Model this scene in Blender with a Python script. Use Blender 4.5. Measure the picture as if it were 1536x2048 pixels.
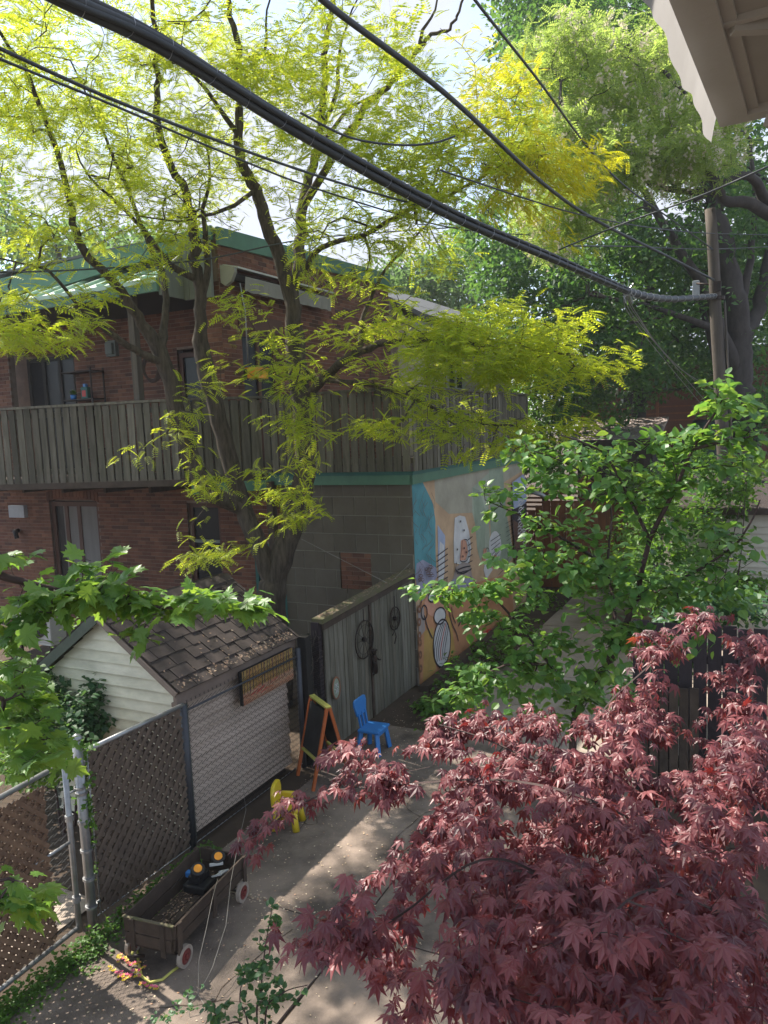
import bpy, math, random
import numpy as np
random.seed(7); rng = np.random.default_rng(11)
for o in list(bpy.data.objects): bpy.data.objects.remove(o)
S = bpy.context.scene; COL = S.collection
# ------------------------------------------------------------------ camera
F = 1538.0; H = 4.1; PITCH = math.radians(6.27); ROLL = math.radians(-2.4)
def _rx(a): c, s = math.cos(a), math.sin(a); return np.array([[1,0,0],[0,c,-s],[0,s,c]])
def _rz(a): c, s = math.cos(a), math.sin(a); return np.array([[c,-s,0],[s,c,0],[0,0,1]])
RC = _rx(math.pi/2-PITCH) @ _rz(ROLL); CAM = np.array([0, 0, H])
cd = bpy.data.cameras.new('camera'); cam = bpy.data.objects.new('camera', cd); COL.objects.link(cam)
cd.sensor_fit = 'HORIZONTAL'; cd.sensor_width = 36; cd.lens = 36*F/1536; cd.clip_end = 600; cd.clip_start = .05
from mathutils import Matrix, Vector
M4 = np.eye(4); M4[:3, :3] = RC; M4[:3, 3] = CAM; cam.matrix_world = Matrix(M4.tolist())
S.camera = cam
# ------------------------------------------------------------------ light
SUN_EL = math.radians(51); sdir = np.array([-1.16, .94]); sdir /= np.linalg.norm(sdir)
SV = np.array([sdir[0]*math.cos(SUN_EL), sdir[1]*math.cos(SUN_EL), math.sin(SUN_EL)])     # towards the sun
w = bpy.data.worlds.new('World'); S.world = w; w.use_nodes = True
nt = w.node_tree; nt.nodes.clear()
out = nt.nodes.new('ShaderNodeOutputWorld'); bg = nt.nodes.new('ShaderNodeBackground'); bg.inputs[1].default_value = .148
sk = nt.nodes.new('ShaderNodeTexSky'); sk.sky_type = 'NISHITA'; sk.sun_disc = False
sk.sun_elevation = SUN_EL; sk.sun_rotation = math.atan2(SV[0], SV[1]); sk.air_density = 1.0; sk.dust_density = .6; sk.ozone_density = 1.5
tc = nt.nodes.new('ShaderNodeTexCoord'); mp = nt.nodes.new('ShaderNodeMapping'); mp.inputs['Scale'].default_value = (2.2, 2.2, 5)
nz = nt.nodes.new('ShaderNodeTexNoise'); nz.inputs['Scale'].default_value = 1.6; nz.inputs['Detail'].default_value = 7
cr = nt.nodes.new('ShaderNodeValToRGB'); cr.color_ramp.elements[0].position = .34; cr.color_ramp.elements[1].position = .58
mx = nt.nodes.new('ShaderNodeMix'); mx.data_type = 'RGBA'; mx.inputs['B'].default_value = (2.35, 2.5, 2.9, 1)
L_ = nt.links.new
L_(tc.outputs['Generated'], mp.inputs[0]); L_(mp.outputs[0], nz.inputs[0]); L_(nz.outputs[0], cr.inputs[0]); L_(cr.outputs[0], mx.inputs['Factor'])
L_(sk.outputs[0], mx.inputs['A']); L_(mx.outputs['Result'], bg.inputs[0]); L_(bg.outputs[0], out.inputs[0])
sl = bpy.data.lights.new('sun', 'SUN'); sl.energy = 4.6; sl.angle = math.radians(.53); sl.color = (1, .93, .83)
so = bpy.data.objects.new('sun', sl); COL.objects.link(so); so.rotation_euler = Vector(SV.tolist()).to_track_quat('Z', 'Y').to_euler(); so.location = (-12, 10, 20)
vs = S.view_settings; vs.view_transform = 'Standard'; vs.look = 'None'; vs.gamma = 1; vs.use_curve_mapping = False; vs.exposure = 1.34
# ------------------------------------------------------------------ frames
def ray(x, y): return RC @ np.array([(x-768)/F, -(y-1024)/F, -1])
def px(x, y, Y): d = ray(x, y); return CAM + d*(Y/d[1])
def gr(x, y, z=0): d = ray(x, y); return CAM + d*((z-H)/d[2])
def proj(P):
    q = (np.atleast_2d(P)-CAM) @ RC
    z = np.maximum(-q[:, 2], 1e-3)
    return 768+F*q[:, 0]/z, 1024-F*q[:, 1]/z, -q[:, 2]
G = math.radians(27); A = np.array([math.sin(G), math.cos(G), 0]); B = np.array([math.cos(G), -math.sin(G), 0]); Z = np.array([0, 0, 1.])
K = gr(838, 1372)                                   # foot of the garage corner
def W3(a, b, z=0): return K + A*a + B*b + Z*z
def wallpt(x, y, b=0):                              # where a line of sight meets a wall running along the lane
    d = ray(x, y); t = (b-(CAM-K)@B)/(d@B); P = CAM+d*t; return (P-K)@A, P[2]
def nrm(v): v = np.asarray(v, float); return v/max(np.linalg.norm(v), 1e-9)
# ------------------------------------------------------------------ materials
def newmat(name):
    m = bpy.data.materials.new(name); m.use_nodes = True; n = m.node_tree; n.nodes.clear()
    o = n.nodes.new('ShaderNodeOutputMaterial'); p = n.nodes.new('ShaderNodeBsdfPrincipled'); n.links.new(p.outputs[0], o.inputs[0])
    return m, n, p, o
def rnd(n):                                         # a value per piece: mesh island and object
    g = n.nodes.new('ShaderNodeNewGeometry'); oi = n.nodes.new('ShaderNodeObjectInfo')
    a = n.nodes.new('ShaderNodeMath'); a.operation = 'ADD'; n.links.new(g.outputs['Random Per Island'], a.inputs[0]); n.links.new(oi.outputs['Random'], a.inputs[1])
    f = n.nodes.new('ShaderNodeMath'); f.operation = 'FRACT'; n.links.new(a.outputs[0], f.inputs[0]); return f.outputs[0], g
def ramp(n, src, cols):
    r = n.nodes.new('ShaderNodeValToRGB'); e = r.color_ramp.elements
    while len(e) < len(cols): e.new(.5)
    for i, c in enumerate(cols): e[i].position = i/(len(cols)-1); e[i].color = (*c, 1)
    n.links.new(src, r.inputs[0]); return r.outputs[0]
def surf(name, cols, dirt=(.05,.045,.04), scale=(3,3,3), amt=.5, rough=.8, bump=.3, fine=1, metal=0, spec=.3, contrast=(.35,.7), trans=0):
    """colour by piece, stained and grained by noise"""
    m, n, p, o = newmat(name); v, g = rnd(n)
    base = ramp(n, v, cols if len(cols) > 1 else [cols[0], cols[0]])
    mp = n.nodes.new('ShaderNodeMapping'); mp.inputs['Scale'].default_value = scale; n.links.new(g.outputs['Position'], mp.inputs[0])
    t = n.nodes.new('ShaderNodeTexNoise'); t.inputs['Scale'].default_value = 1; t.inputs['Detail'].default_value = 8; t.inputs['Roughness'].default_value = .65; n.links.new(mp.outputs[0], t.inputs[0])
    r = n.nodes.new('ShaderNodeValToRGB'); r.color_ramp.elements[0].position = contrast[0]; r.color_ramp.elements[1].position = contrast[1]; n.links.new(t.outputs[0], r.inputs[0])
    mu = n.nodes.new('ShaderNodeMath'); mu.operation = 'MULTIPLY'; mu.inputs[1].default_value = amt; n.links.new(r.outputs[0], mu.inputs[0])
    mix = n.nodes.new('ShaderNodeMix'); mix.data_type = 'RGBA'; n.links.new(mu.outputs[0], mix.inputs['Factor']); n.links.new(base, mix.inputs['A']); mix.inputs['B'].default_value = (*dirt, 1)
    n.links.new(mix.outputs['Result'], p.inputs['Base Color'])
    t2 = n.nodes.new('ShaderNodeTexNoise'); t2.inputs['Scale'].default_value = 6*fine; t2.inputs['Detail'].default_value = 6; n.links.new(mp.outputs[0], t2.inputs[0])
    b = n.nodes.new('ShaderNodeBump'); b.inputs['Strength'].default_value = bump; b.inputs['Distance'].default_value = .01; n.links.new(t2.outputs[0], b.inputs['Height']); n.links.new(b.outputs[0], p.inputs['Normal'])
    p.inputs['Roughness'].default_value = rough; p.inputs['Metallic'].default_value = metal; p.inputs['Specular IOR Level'].default_value = spec
    if trans:
        tr = n.nodes.new('ShaderNodeBsdfTranslucent'); n.links.new(mix.outputs['Result'], tr.inputs[0]); ms = n.nodes.new('ShaderNodeMixShader'); ms.inputs[0].default_value = trans
        n.links.new(p.outputs[0], ms.inputs[1]); n.links.new(tr.outputs[0], ms.inputs[2]); n.links.new(ms.outputs[0], o.inputs[0])
    return m
def leafmat(name, cols, tcols, tf=.45, rough=.45, spec=.4):
    m, n, p, o = newmat(name); v, g = rnd(n)
    n.links.new(ramp(n, v, cols), p.inputs['Base Color']); p.inputs['Roughness'].default_value = rough; p.inputs['Specular IOR Level'].default_value = spec
    tr = n.nodes.new('ShaderNodeBsdfTranslucent'); n.links.new(ramp(n, v, tcols), tr.inputs[0])
    ms = n.nodes.new('ShaderNodeMixShader'); ms.inputs[0].default_value = tf
    n.links.new(p.outputs[0], ms.inputs[1]); n.links.new(tr.outputs[0], ms.inputs[2]); n.links.new(ms.outputs[0], o.inputs[0]); return m
def glassmat(name, c=(.015,.017,.02), rough=.25):
    m, n, p, o = newmat(name); p.inputs['Base Color'].default_value = (*c, 1); p.inputs['Roughness'].default_value = rough; p.inputs['Specular IOR Level'].default_value = .25; return m
M = {}
M['brick'] = surf('brick', [(.135,.055,.034),(.175,.072,.044),(.23,.105,.062),(.15,.062,.038),(.085,.042,.031)], (.07,.037,.028), (2,2,2), .5, .9, .5, 6)
M['mortar'] = surf('mortar', [(.24,.175,.135)], (.11,.08,.065), (4,4,4), .6, .95)
M['block'] = surf('block', [(.115,.098,.074),(.135,.115,.088),(.124,.105,.08)], (.075,.062,.048), (3,3,3), .6, .95, .8, 8)
M['joint'] = surf('joint', [(.26,.235,.19)], (.13,.12,.10), (5,5,5), .6, .95)
M['deckwood'] = surf('deckwood', [(.075,.068,.052),(.15,.135,.105),(.105,.094,.072),(.21,.19,.15),(.12,.11,.08)], (.035,.033,.02), (14,14,1.6), .75, .85, .6, 3)
M['gatewood'] = surf('gatewood', [(.17,.16,.125),(.24,.225,.18),(.13,.12,.09),(.21,.185,.14)], (.05,.047,.032), (16,16,1.2), .8, .85, .6, 3)
M['oldwood'] = surf('oldwood', [(.095,.068,.05),(.065,.048,.036)], (.028,.02,.016), (6,6,6), .7, .9, .6, 4)
M['mosswood'] = surf('mosswood', [(.14,.11,.08),(.18,.14,.10)], (.09,.11,.03), (7,7,7), .8, .9, .7, 4)
M['greenpaint'] = surf('greenpaint', [(.085,.19,.125),(.095,.205,.14)], (.05,.10,.07), (3,3,3), .5, .5, .2)
M['greenmetal'] = surf('greenmetal', [(.42,.58,.50),(.45,.61,.53)], (.23,.36,.3), (1.5,1.5,1.5), .4, .45, .1, 1, 0, .5)
M['tealdoor'] = surf('tealdoor', [(.04,.13,.11)], (.025,.08,.07), (3,3,3), .5, .6)
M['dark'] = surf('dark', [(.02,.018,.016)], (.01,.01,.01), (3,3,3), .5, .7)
M['black'] = surf('black', [(.014,.014,.015)], (.03,.03,.03), (6,6,6), .5, .5)
M['darkwood'] = surf('darkwood', [(.035,.026,.028),(.05,.038,.04),(.028,.02,.024)], (.02,.015,.015), (14,14,1.5), .6, .8, .5, 3)
M['redwood'] = surf('redwood', [(.22,.085,.035),(.27,.11,.045),(.19,.07,.03)], (.08,.03,.015), (9,9,1.2), .7, .75, .4, 3)
M['brownwin'] = surf('brownwin', [(.10,.045,.03)], (.05,.03,.02), (5,5,2), .5, .6)
M['glass'] = glassmat('glass')
M['curtain'] = surf('curtain', [(.20,.19,.18)], (.12,.11,.10), (8,8,1), .5, .9)
M['greysiding'] = surf('greysiding', [(.17,.19,.17)], (.10,.11,.10), (8,8,1), .5, .7)
M['awningcloth'] = surf('awningcloth', [(.27,.265,.23)], (.17,.165,.14), (3,3,3), .5, .8)
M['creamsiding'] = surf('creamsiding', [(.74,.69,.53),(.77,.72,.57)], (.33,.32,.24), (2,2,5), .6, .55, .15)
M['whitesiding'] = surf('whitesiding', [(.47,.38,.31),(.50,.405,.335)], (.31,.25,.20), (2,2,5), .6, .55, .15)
M['beigesiding'] = surf('beigesiding', [(.55,.49,.40),(.58,.52,.43)], (.38,.33,.26), (2,2,4), .5, .6, .15)
M['trimgreen'] = surf('trimgreen', [(.10,.115,.09)], (.05,.06,.045), (5,5,5), .6, .7)
M['eavetrim'] = surf('eavetrim', [(.20,.155,.125),(.22,.17,.14)], (.12,.09,.07), (4,4,4), .6, .6)
M['shingle'] = surf('shingle', [(.05,.038,.034),(.085,.066,.058),(.062,.048,.042),(.11,.085,.075)], (.028,.023,.02), (5,5,5), .65, .95, .9, 9)
M['galv'] = surf('galv', [(.34,.35,.36),(.38,.39,.40)], (.18,.17,.16), (6,6,6), .7, .42, .2, 1, .7, .5)
M['blackwire'] = surf('blackwire', [(.014,.015,.017)], (.02,.02,.02), (9,9,9), .4, .6, .1, 1, 0, .2)
M['greypost'] = surf('greypost', [(.07,.075,.085)], (.04,.04,.045), (7,7,7), .5, .5, .2, 1, .4)
M['slat'] = surf('slat', [(.12,.09,.067),(.155,.115,.085),(.10,.076,.058)], (.06,.045,.038), (8,8,8), .6, .6, .2)
M['slatred'] = surf('slatred', [(.17,.10,.062),(.21,.13,.08),(.14,.082,.053)], (.075,.048,.034), (8,8,8), .6, .6, .2)
M['concrete'] = surf('concrete', [(.235,.185,.148),(.262,.205,.165)], (.085,.068,.056), (1.1,1.1,1.1), 1, .95, .5, 12, contrast=(.38,.62))
M['lane'] = surf('lane', [(.33,.28,.23),(.36,.30,.245)], (.19,.15,.12), (1.2,1.2,1.2), .7, .95, .5, 10, contrast=(.38,.62))
M['soil'] = surf('soil', [(.085,.06,.042)], (.045,.035,.025), (3,3,3), .7, 1, .8, 8)
M['bark'] = surf('bark', [(.11,.088,.066)], (.028,.022,.017), (22,22,3.2), 1, .95, 1, 2)
M['barkgrey'] = surf('barkgrey', [(.075,.065,.058)], (.03,.027,.025), (10,10,3), .7, .95, .8, 2)
M['twig'] = surf('twig', [(.07,.045,.04)], (.04,.025,.025), (9,9,9), .5, .8)
M['pole'] = surf('pole', [(.12,.10,.082)], (.05,.042,.035), (12,12,.8), .8, .9, .6, 3)
M['cable'] = surf('cable', [(.035,.04,.045),(.05,.055,.06)], (.07,.08,.08), (4,4,4), .5, .6)
M['steelwire'] = surf('steelwire', [(.35,.35,.36)], (.2,.2,.2), (4,4,4), .5, .4, .1, 1, .7)
M['canopy'] = surf('canopy', [(.39,.395,.37),(.41,.415,.385)], (.31,.31,.285), (2,2,2), .5, .8, .15)
M['canopybeam'] = surf('canopybeam', [(.48,.485,.455)], (.40,.40,.37), (4,4,4), .5, .7)
M['valance'] = surf('valance', [(.40,.385,.375)], (.32,.305,.295), (4,4,4), .5, .8, .2, trans=.5)
M['blue'] = surf('blue', [(.035,.19,.50)], (.03,.14,.40), (6,6,6), .4, .35, .05, 1, 0, .5)
M['yellow'] = surf('yellow', [(.62,.46,.02)], (.40,.30,.03), (6,6,6), .5, .4, .05, 1, 0, .5)
M['yellowrail'] = surf('yellowrail', [(.50,.48,.12)], (.35,.32,.08), (8,8,8), .5, .5)
M['orange'] = surf('orange', [(.42,.11,.03)], (.25,.07,.03), (8,8,8), .5, .5)
M['orangebright'] = surf('orangebright', [(.85,.33,.03)], (.6,.22,.02), (8,8,8), .3, .35)
M['chalk'] = surf('chalk', [(.022,.022,.022)], (.05,.05,.05), (5,5,5), .5, .8)
M['whiteplastic'] = surf('whiteplastic', [(.6,.6,.58)], (.4,.4,.38), (5,5,5), .4, .4)
M['redhub'] = surf('redhub', [(.20,.045,.04)], (.10,.035,.03), (12,12,12), .6, .5)
M['tyre'] = surf('tyre', [(.36,.31,.26)], (.18,.14,.11), (10,10,10), .7, .8)
M['iron'] = surf('iron', [(.03,.027,.025)], (.07,.035,.02), (12,12,12), .6, .6, .3, 1, .5)
M['rope'] = surf('rope', [(.26,.24,.21)], (.3,.27,.22), (9,9,9), .5, .8)
M['red'] = surf('red', [(.55,.06,.05)], (.35,.05,.04), (6,6,6), .4, .5)
M['pink'] = surf('pink', [(.7,.12,.25),(.75,.55,.10),(.8,.6,.35),(.65,.45,.03)], (.4,.1,.1), (9,9,9), .3, .6)
M['petal'] = surf('petal', [(.62,.52,.38),(.50,.38,.25),(.66,.58,.44),(.34,.20,.12),(.5,.32,.22)], (.25,.16,.1), (9,9,9), .3, .8)
M['litter'] = surf('litter', [(.26,.17,.12),(.34,.23,.16),(.16,.10,.065),(.42,.33,.24)], (.15,.1,.07), (9,9,9), .4, .9)
M['acgrey'] = surf('acgrey', [(.42,.41,.38)], (.3,.29,.27), (4,4,4), .5, .5)
M['greybox'] = surf('greybox', [(.38,.40,.43)], (.25,.26,.28), (6,6,6), .5, .4)
M['binplastic'] = surf('binplastic', [(.012,.035,.022)], (.01,.02,.015), (4,4,4), .5, .5)
M['roofgrey'] = surf('roofgrey', [(.11,.115,.12)], (.12,.12,.13), (3,3,3), .5, .8)
# foliage
M['lf_locust'] = leafmat('locust_leaf', [(.20,.28,.025),(.26,.33,.03),(.31,.36,.03),(.22,.31,.03)], [(.50,.64,.04),(.64,.74,.05),(.74,.72,.04),(.56,.70,.05)], .55, .5, .25)
M['lf_gold'] = leafmat('gold_leaf', [(.40,.38,.014),(.46,.40,.012),(.34,.37,.018)], [(.80,.78,.03),(.92,.82,.02),(.70,.76,.03)], .5, .5, .25)
M['lf_jap'] = leafmat('purple_maple_leaf', [(.042,.011,.019),(.12,.032,.040),(.26,.082,.085),(.052,.013,.022),(.19,.043,.046),(.08,.019,.027)], [(.34,.035,.03),(.48,.05,.035),(.46,.06,.045),(.66,.15,.06)], .25, .46, .5)
M['lf_norway'] = leafmat('green_maple_leaf', [(.07,.16,.035),(.095,.20,.04),(.12,.23,.045)], [(.24,.45,.05),(.32,.52,.06),(.40,.56,.06)], .42, .42, .4)
M['lf_round'] = leafmat('round_leaf', [(.06,.15,.045),(.085,.19,.05),(.125,.235,.055)], [(.20,.42,.05),(.30,.52,.07),(.42,.58,.07)], .40, .42, .4)
M['lf_dark'] = leafmat('dark_tree_leaf', [(.03,.075,.032),(.045,.10,.04),(.065,.13,.045)], [(.09,.22,.04),(.16,.34,.05),(.24,.42,.07)], .38, .5, .3)
M['lf_light'] = leafmat('light_tree_leaf', [(.15,.22,.05),(.19,.26,.06),(.23,.29,.08)], [(.34,.50,.09),(.44,.58,.11),(.52,.62,.13)], .58, .5, .3)
M['lf_far'] = leafmat('far_tree_leaf', [(.06,.12,.05),(.08,.15,.055)], [(.18,.32,.08),(.24,.38,.1)], .45, .6, .2)
M['lf_weed'] = leafmat('weed_leaf', [(.045,.11,.02),(.07,.15,.025),(.09,.19,.03)], [(.16,.34,.03),(.25,.42,.04)], .38, .5, .3)
M['lf_bush'] = leafmat('grey_green_leaf', [(.04,.10,.05),(.05,.12,.05),(.065,.14,.055)], [(.13,.26,.06),(.18,.32,.07)], .35, .45, .35)
M['flower'] = leafmat('cream_flower', [(.66,.60,.47),(.72,.65,.52)], [(.7,.62,.46),(.7,.62,.46)], .4, .7, .2)
# ------------------------------------------------------------------ mesh helpers
def fastmesh(name, V, Fc, mat, smooth=False):
    V = np.asarray(V, np.float32); Fc = np.asarray(Fc, np.int32); me = bpy.data.meshes.new(name)
    k = Fc.shape[1]; me.vertices.add(len(V)); me.vertices.foreach_set('co', V.ravel())
    me.loops.add(Fc.size); me.loops.foreach_set('vertex_index', Fc.ravel())
    me.polygons.add(len(Fc)); me.polygons.foreach_set('loop_start', np.arange(0, Fc.size, k, dtype=np.int32))
    me.polygons.foreach_set('use_smooth', np.full(len(Fc), smooth)); me.update(calc_edges=True)
    if mat: me.materials.append(mat)
    return me
class MB:
    def __init__(s): s.v = []; s.f = []; s.sm = []
    def add(s, V, Fs, sm=False):
        n = len(s.v); s.v += [tuple(map(float, p)) for p in V]; s.f += [tuple(n+i for i in f) for f in Fs]; s.sm += [sm]*len(Fs); return s
    def boxv(s, o, u, v, w):
        o, u, v, w = map(lambda q: np.asarray(q, float), (o, u, v, w)); P = [o, o+u, o+u+v, o+v, o+w, o+u+w, o+u+v+w, o+v+w]
        Fs = [(0,3,2,1),(4,5,6,7),(0,1,5,4),(1,2,6,5),(2,3,7,6),(3,0,4,7)]
        if np.dot(np.cross(u, v), w) < 0: Fs = [f[::-1] for f in Fs]
        return s.add(P, Fs)
    def box(s, a0, a1, b0, b1, z0, z1, o=None):      # in the lane's own axes
        o = K if o is None else o
        return s.boxv(o+A*a0+B*b0+Z*z0, A*(a1-a0), B*(b1-b0), Z*(z1-z0))
    def bar(s, p, q, wd, th, up=Z):
        p = np.asarray(p, float); q = np.asarray(q, float); d = nrm(q-p); sd = nrm(np.cross(d, up)) if abs(d@nrm(up)) < .99 else nrm(np.cross(d, A)); u2 = nrm(np.cross(sd, d))
        return s.boxv(p-sd*wd/2-u2*th/2, sd*wd, u2*th, q-p)
    def tube(s, pts, rad, n=8, caps=True):
        pts = np.asarray(pts, float); m = len(pts); rad = np.broadcast_to(np.asarray(rad, float), (m,))
        T = np.gradient(pts, axis=0); T /= np.maximum(np.linalg.norm(T, axis=1, keepdims=True), 1e-9)
        ref = np.array([0, 0, 1.]) if abs(T[0][2]) < .9 else np.array([1., 0, 0]); nn = nrm(np.cross(T[0], ref)); V = []
        ang = np.arange(n)*2*math.pi/n; ca, sa = np.cos(ang)[:, None], np.sin(ang)[:, None]
        for i in range(m):
            nn = nrm(nn-T[i]*(nn@T[i])); bb = np.cross(T[i], nn); V.append(pts[i]+rad[i]*(ca*nn+sa*bb))
        V = np.concatenate(V); Fs = []
        for i in range(m-1):
            for j in range(n): Fs.append((i*n+j, i*n+(j+1)%n, (i+1)*n+(j+1)%n, (i+1)*n+j))
        if caps and n > 3: Fs.append(tuple(range(n))[::-1]); Fs.append(tuple((m-1)*n+j for j in range(n)))
        return s.add(V, Fs, n > 4)
    def disc(s, c, nrm_, r, th, n=20, rin=0):
        c = np.asarray(c, float); d = nrm(nrm_); u = nrm(np.cross(d, Z if abs(d[2]) < .9 else A)); v = np.cross(d, u)
        ang = np.arange(n)*2*math.pi/n; ring = lambda rr, h: [c+d*h+rr*(math.cos(t)*u+math.sin(t)*v) for t in ang]
        if rin: 
            V = ring(r, -th/2)+ring(r, th/2)+ring(rin, th/2)+ring(rin, -th/2); Fs = []
            for k in range(4):
                for j in range(n): Fs.append((k*n+j, k*n+(j+1)%n, ((k+1)%4)*n+(j+1)%n, ((k+1)%4)*n+j))
            return s.add(V, Fs)
        V = ring(r, -th/2)+ring(r, th/2); Fs = [tuple(range(n))[::-1], tuple(range(n, 2*n))]+[(j, (j+1)%n, n+(j+1)%n, n+j) for j in range(n)]
        return s.add(V, Fs)
    def slab(s, poly, nn, th):                        # polygon (3D points) given a thickness along nn
        poly = [np.asarray(p, float) for p in poly]; n = len(poly); nn = np.asarray(nn, float)
        V = poly+[p+nn*th for p in poly]; Fs = [tuple(range(n))[::-1], tuple(range(n, 2*n))]+[(j, (j+1)%n, n+(j+1)%n, n+j) for j in range(n)]
        return s.add(V, Fs)
    def quad(s, a, b, c, d): return s.add([a, b, c, d], [(0,1,2,3)])
    def mesh(s, name, mat, base=(0,0,0), bev=0):
        me = bpy.data.meshes.new(name); b = np.asarray(base, float); V = np.array(s.v)-b; me.from_pydata(V.tolist(), [], s.f); me.materials.append(mat)
        me.polygons.foreach_set('use_smooth', s.sm); me.update(); return me
def props(o, label=None, cat=None, group=None, kind=None):
    for k, v in (('label', label), ('category', cat), ('group', group), ('kind', kind)):
        if v: o[k] = v
    return o
class Thing:
    """an Empty at the thing's base and its parts"""
    def __init__(s, name, base, label, cat, group=None, kind=None):
        s.base = np.asarray(base, float); s.o = bpy.data.objects.new(name, None); COL.objects.link(s.o); s.o.location = s.base.tolist(); s.o.empty_display_size = .1
        props(s.o, label, cat, group, kind)
    def link(s, name, me, parent=None, label=None, kind=None, bev=0):
        o = bpy.data.objects.new(name, me); COL.objects.link(o); o.parent = parent or s.o; props(o, label, None, None, kind)
        if bev: bm = o.modifiers.new('bevel', 'BEVEL'); bm.width = bev; bm.segments = 2; bm.limit_method = 'ANGLE'
        return o
    def part(s, name, mb, mat, parent=None, label=None, kind=None, bev=0): return s.link(name, mb.mesh(name, mat, s.base), parent, label, kind, bev)
    def piece(s, name, me, mtx, parent=None, label=None):     # mtx: world 3x3 (or 4x4) placement of a shared mesh
        o = s.link(name, me, parent, label); m = mtx.copy(); m[:3, 3] -= s.base; o.matrix_basis = Matrix(m.tolist()); return o
def single(name, mb, mat, base, label, cat, group=None, kind=None, bev=0):
    me = mb.mesh(name, mat, base); o = bpy.data.objects.new(name, me); COL.objects.link(o); o.location = list(map(float, base)); props(o, label, cat, group, kind)
    if bev: bm = o.modifiers.new('bevel', 'BEVEL'); bm.width = bev; bm.segments = 2; bm.limit_method = 'ANGLE'
    return o
def structure(name, mb, mat): me = mb.mesh(name, mat); o = bpy.data.objects.new(name, me); COL.objects.link(o); o['kind'] = 'structure'; return o
def mtx(o, u, v, w): m = np.eye(4); m[:3, 0] = u; m[:3, 1] = v; m[:3, 2] = w; m[:3, 3] = o; return m
_ub = {}
def unitbox(mat):
    if mat.name not in _ub: _ub[mat.name] = MB().boxv((0,0,0), (1,0,0), (0,1,0), (0,0,1)).mesh('block_piece', mat)
    return _ub[mat.name]
def boxpiece(t, name, mat, o, u, v, w, parent=None, label=None): return t.piece(name, unitbox(mat), mtx(o, u, v, w), parent, label)
# ================================================================== ground
def sheet(poly, z): return MB().add([(p[0], p[1], z) for p in poly], [tuple(range(len(poly)))])
structure('ground', sheet([(-150,-60),(150,-60),(150,300),(-150,300)], -.02), M['soil'])
def lane_poly(a0, a1, b0, b1): return [W3(a0, b0), W3(a0, b1), W3(a1, b1), W3(a1, b0)]
def slabs(tname, mat, a_edges, b_edges, z, th, gap):
    t = Thing(tname, W3(a_edges[0], b_edges[0]), None, None, kind='structure')
    for i in range(len(a_edges)-1):
        for j in range(len(b_edges)-1):
            a0, a1, b0, b1 = a_edges[i]+gap, a_edges[i+1]-gap, b_edges[j]+gap, b_edges[j+1]-gap
            dz = random.uniform(-.004, .004)
            # edges slightly ragged
            P = []
            for (p, q) in (((a0,b0),(a1,b0)), ((a1,b0),(a1,b1)), ((a1,b1),(a0,b1)), ((a0,b1),(a0,b0))):
                for k in range(6):
                    f = k/6; jit = random.uniform(-.012, .012) if k else 0
                    P.append(W3(p[0]+(q[0]-p[0])*f+jit, p[1]+(q[1]-p[1])*f+jit, z-th+dz))
            mb = MB().slab(P[::-1], Z, th); mb.sm = [False]*len(mb.f)
            t.part('slab', mb, mat)
    return t
slabs('patio', M['concrete'], [-12.2, -8.55, -5.63, -1.6], [.12, 1.95, 3.9], .0, .08, .010)
slabs('lane', M['lane'], [-1.56, 1.2, 4.2, 7.4, 10.6, 14.0], [.85, 2.6, 4.6], .0, .08, .011)
structure('neighbour_path', sheet(lane_poly(-12, -6.2, -2.4, -.35), .004), M['lane'])
# ================================================================== brick helper
cand = []
def brickwall(t, name, o, u, n, L, z0, z1, holes=(), top=None, mats=(M['brick'], M['mortar']), bl=.215, bh=.065, j=.010, depth=.05, label=None):
    o = np.asarray(o, float); us = sorted({0, L, *[h[0] for h in holes], *[h[1] for h in holes]}); zs = sorted({z0, z1, *[h[2] for h in holes], *[h[3] for h in holes]})
    mb = MB()
    for i in range(len(us)-1):
        for k in range(len(zs)-1):
            cu, cz = (us[i]+us[i+1])/2, (zs[k]+zs[k+1])/2
            if any(h[0] < cu < h[1] and h[2] < cz < h[3] for h in holes): continue
            tz0 = zs[k+1]; tz1 = zs[k+1]
            if top and k == len(zs)-2: tz0, tz1 = top(us[i]), top(us[i+1])
            P = [o+u*us[i]+Z*zs[k], o+u*us[i+1]+Z*zs[k], o+u*us[i+1]+Z*tz1, o+u*us[i]+Z*tz0]
            mb.slab(P, -n, .15)
    wp = t.part(name, mb, mats[1], label=label)
    row = 0; z = z0
    zmax = max(z1, top(0), top(L)) if top else z1
    while z+bh <= zmax:
        x = -(bl+j)/2 if row % 2 else 0.0
        while x < L:
            x0, x1 = max(x, 0), min(x+bl, L)
            segs = [(x0, x1)]
            for h in holes:
                if h[2]-.02 < z+bh/2 < h[3]+.02:
                    ns = []
                    for a, b in segs:
                        if b <= h[0] or a >= h[1]: ns.append((a, b))
                        else:
                            if a < h[0]-.03: ns.append((a, h[0]))
                            if b > h[1]+.03: ns.append((h[1], b))
                    segs = ns
            for a, b in segs:
                if b-a > .03 and (not top or z+bh < top((a+b)/2)):
                    pr = .006+random.uniform(-.002, .003)
                    cand.append((t, wp, o+u*a+Z*(z+random.uniform(-.001, .001))-n*(depth-pr), u*(b-a), n*depth, Z*bh, mats[0]))
            x += bl+j
        z += bh+j; row += 1
    return wp
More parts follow.
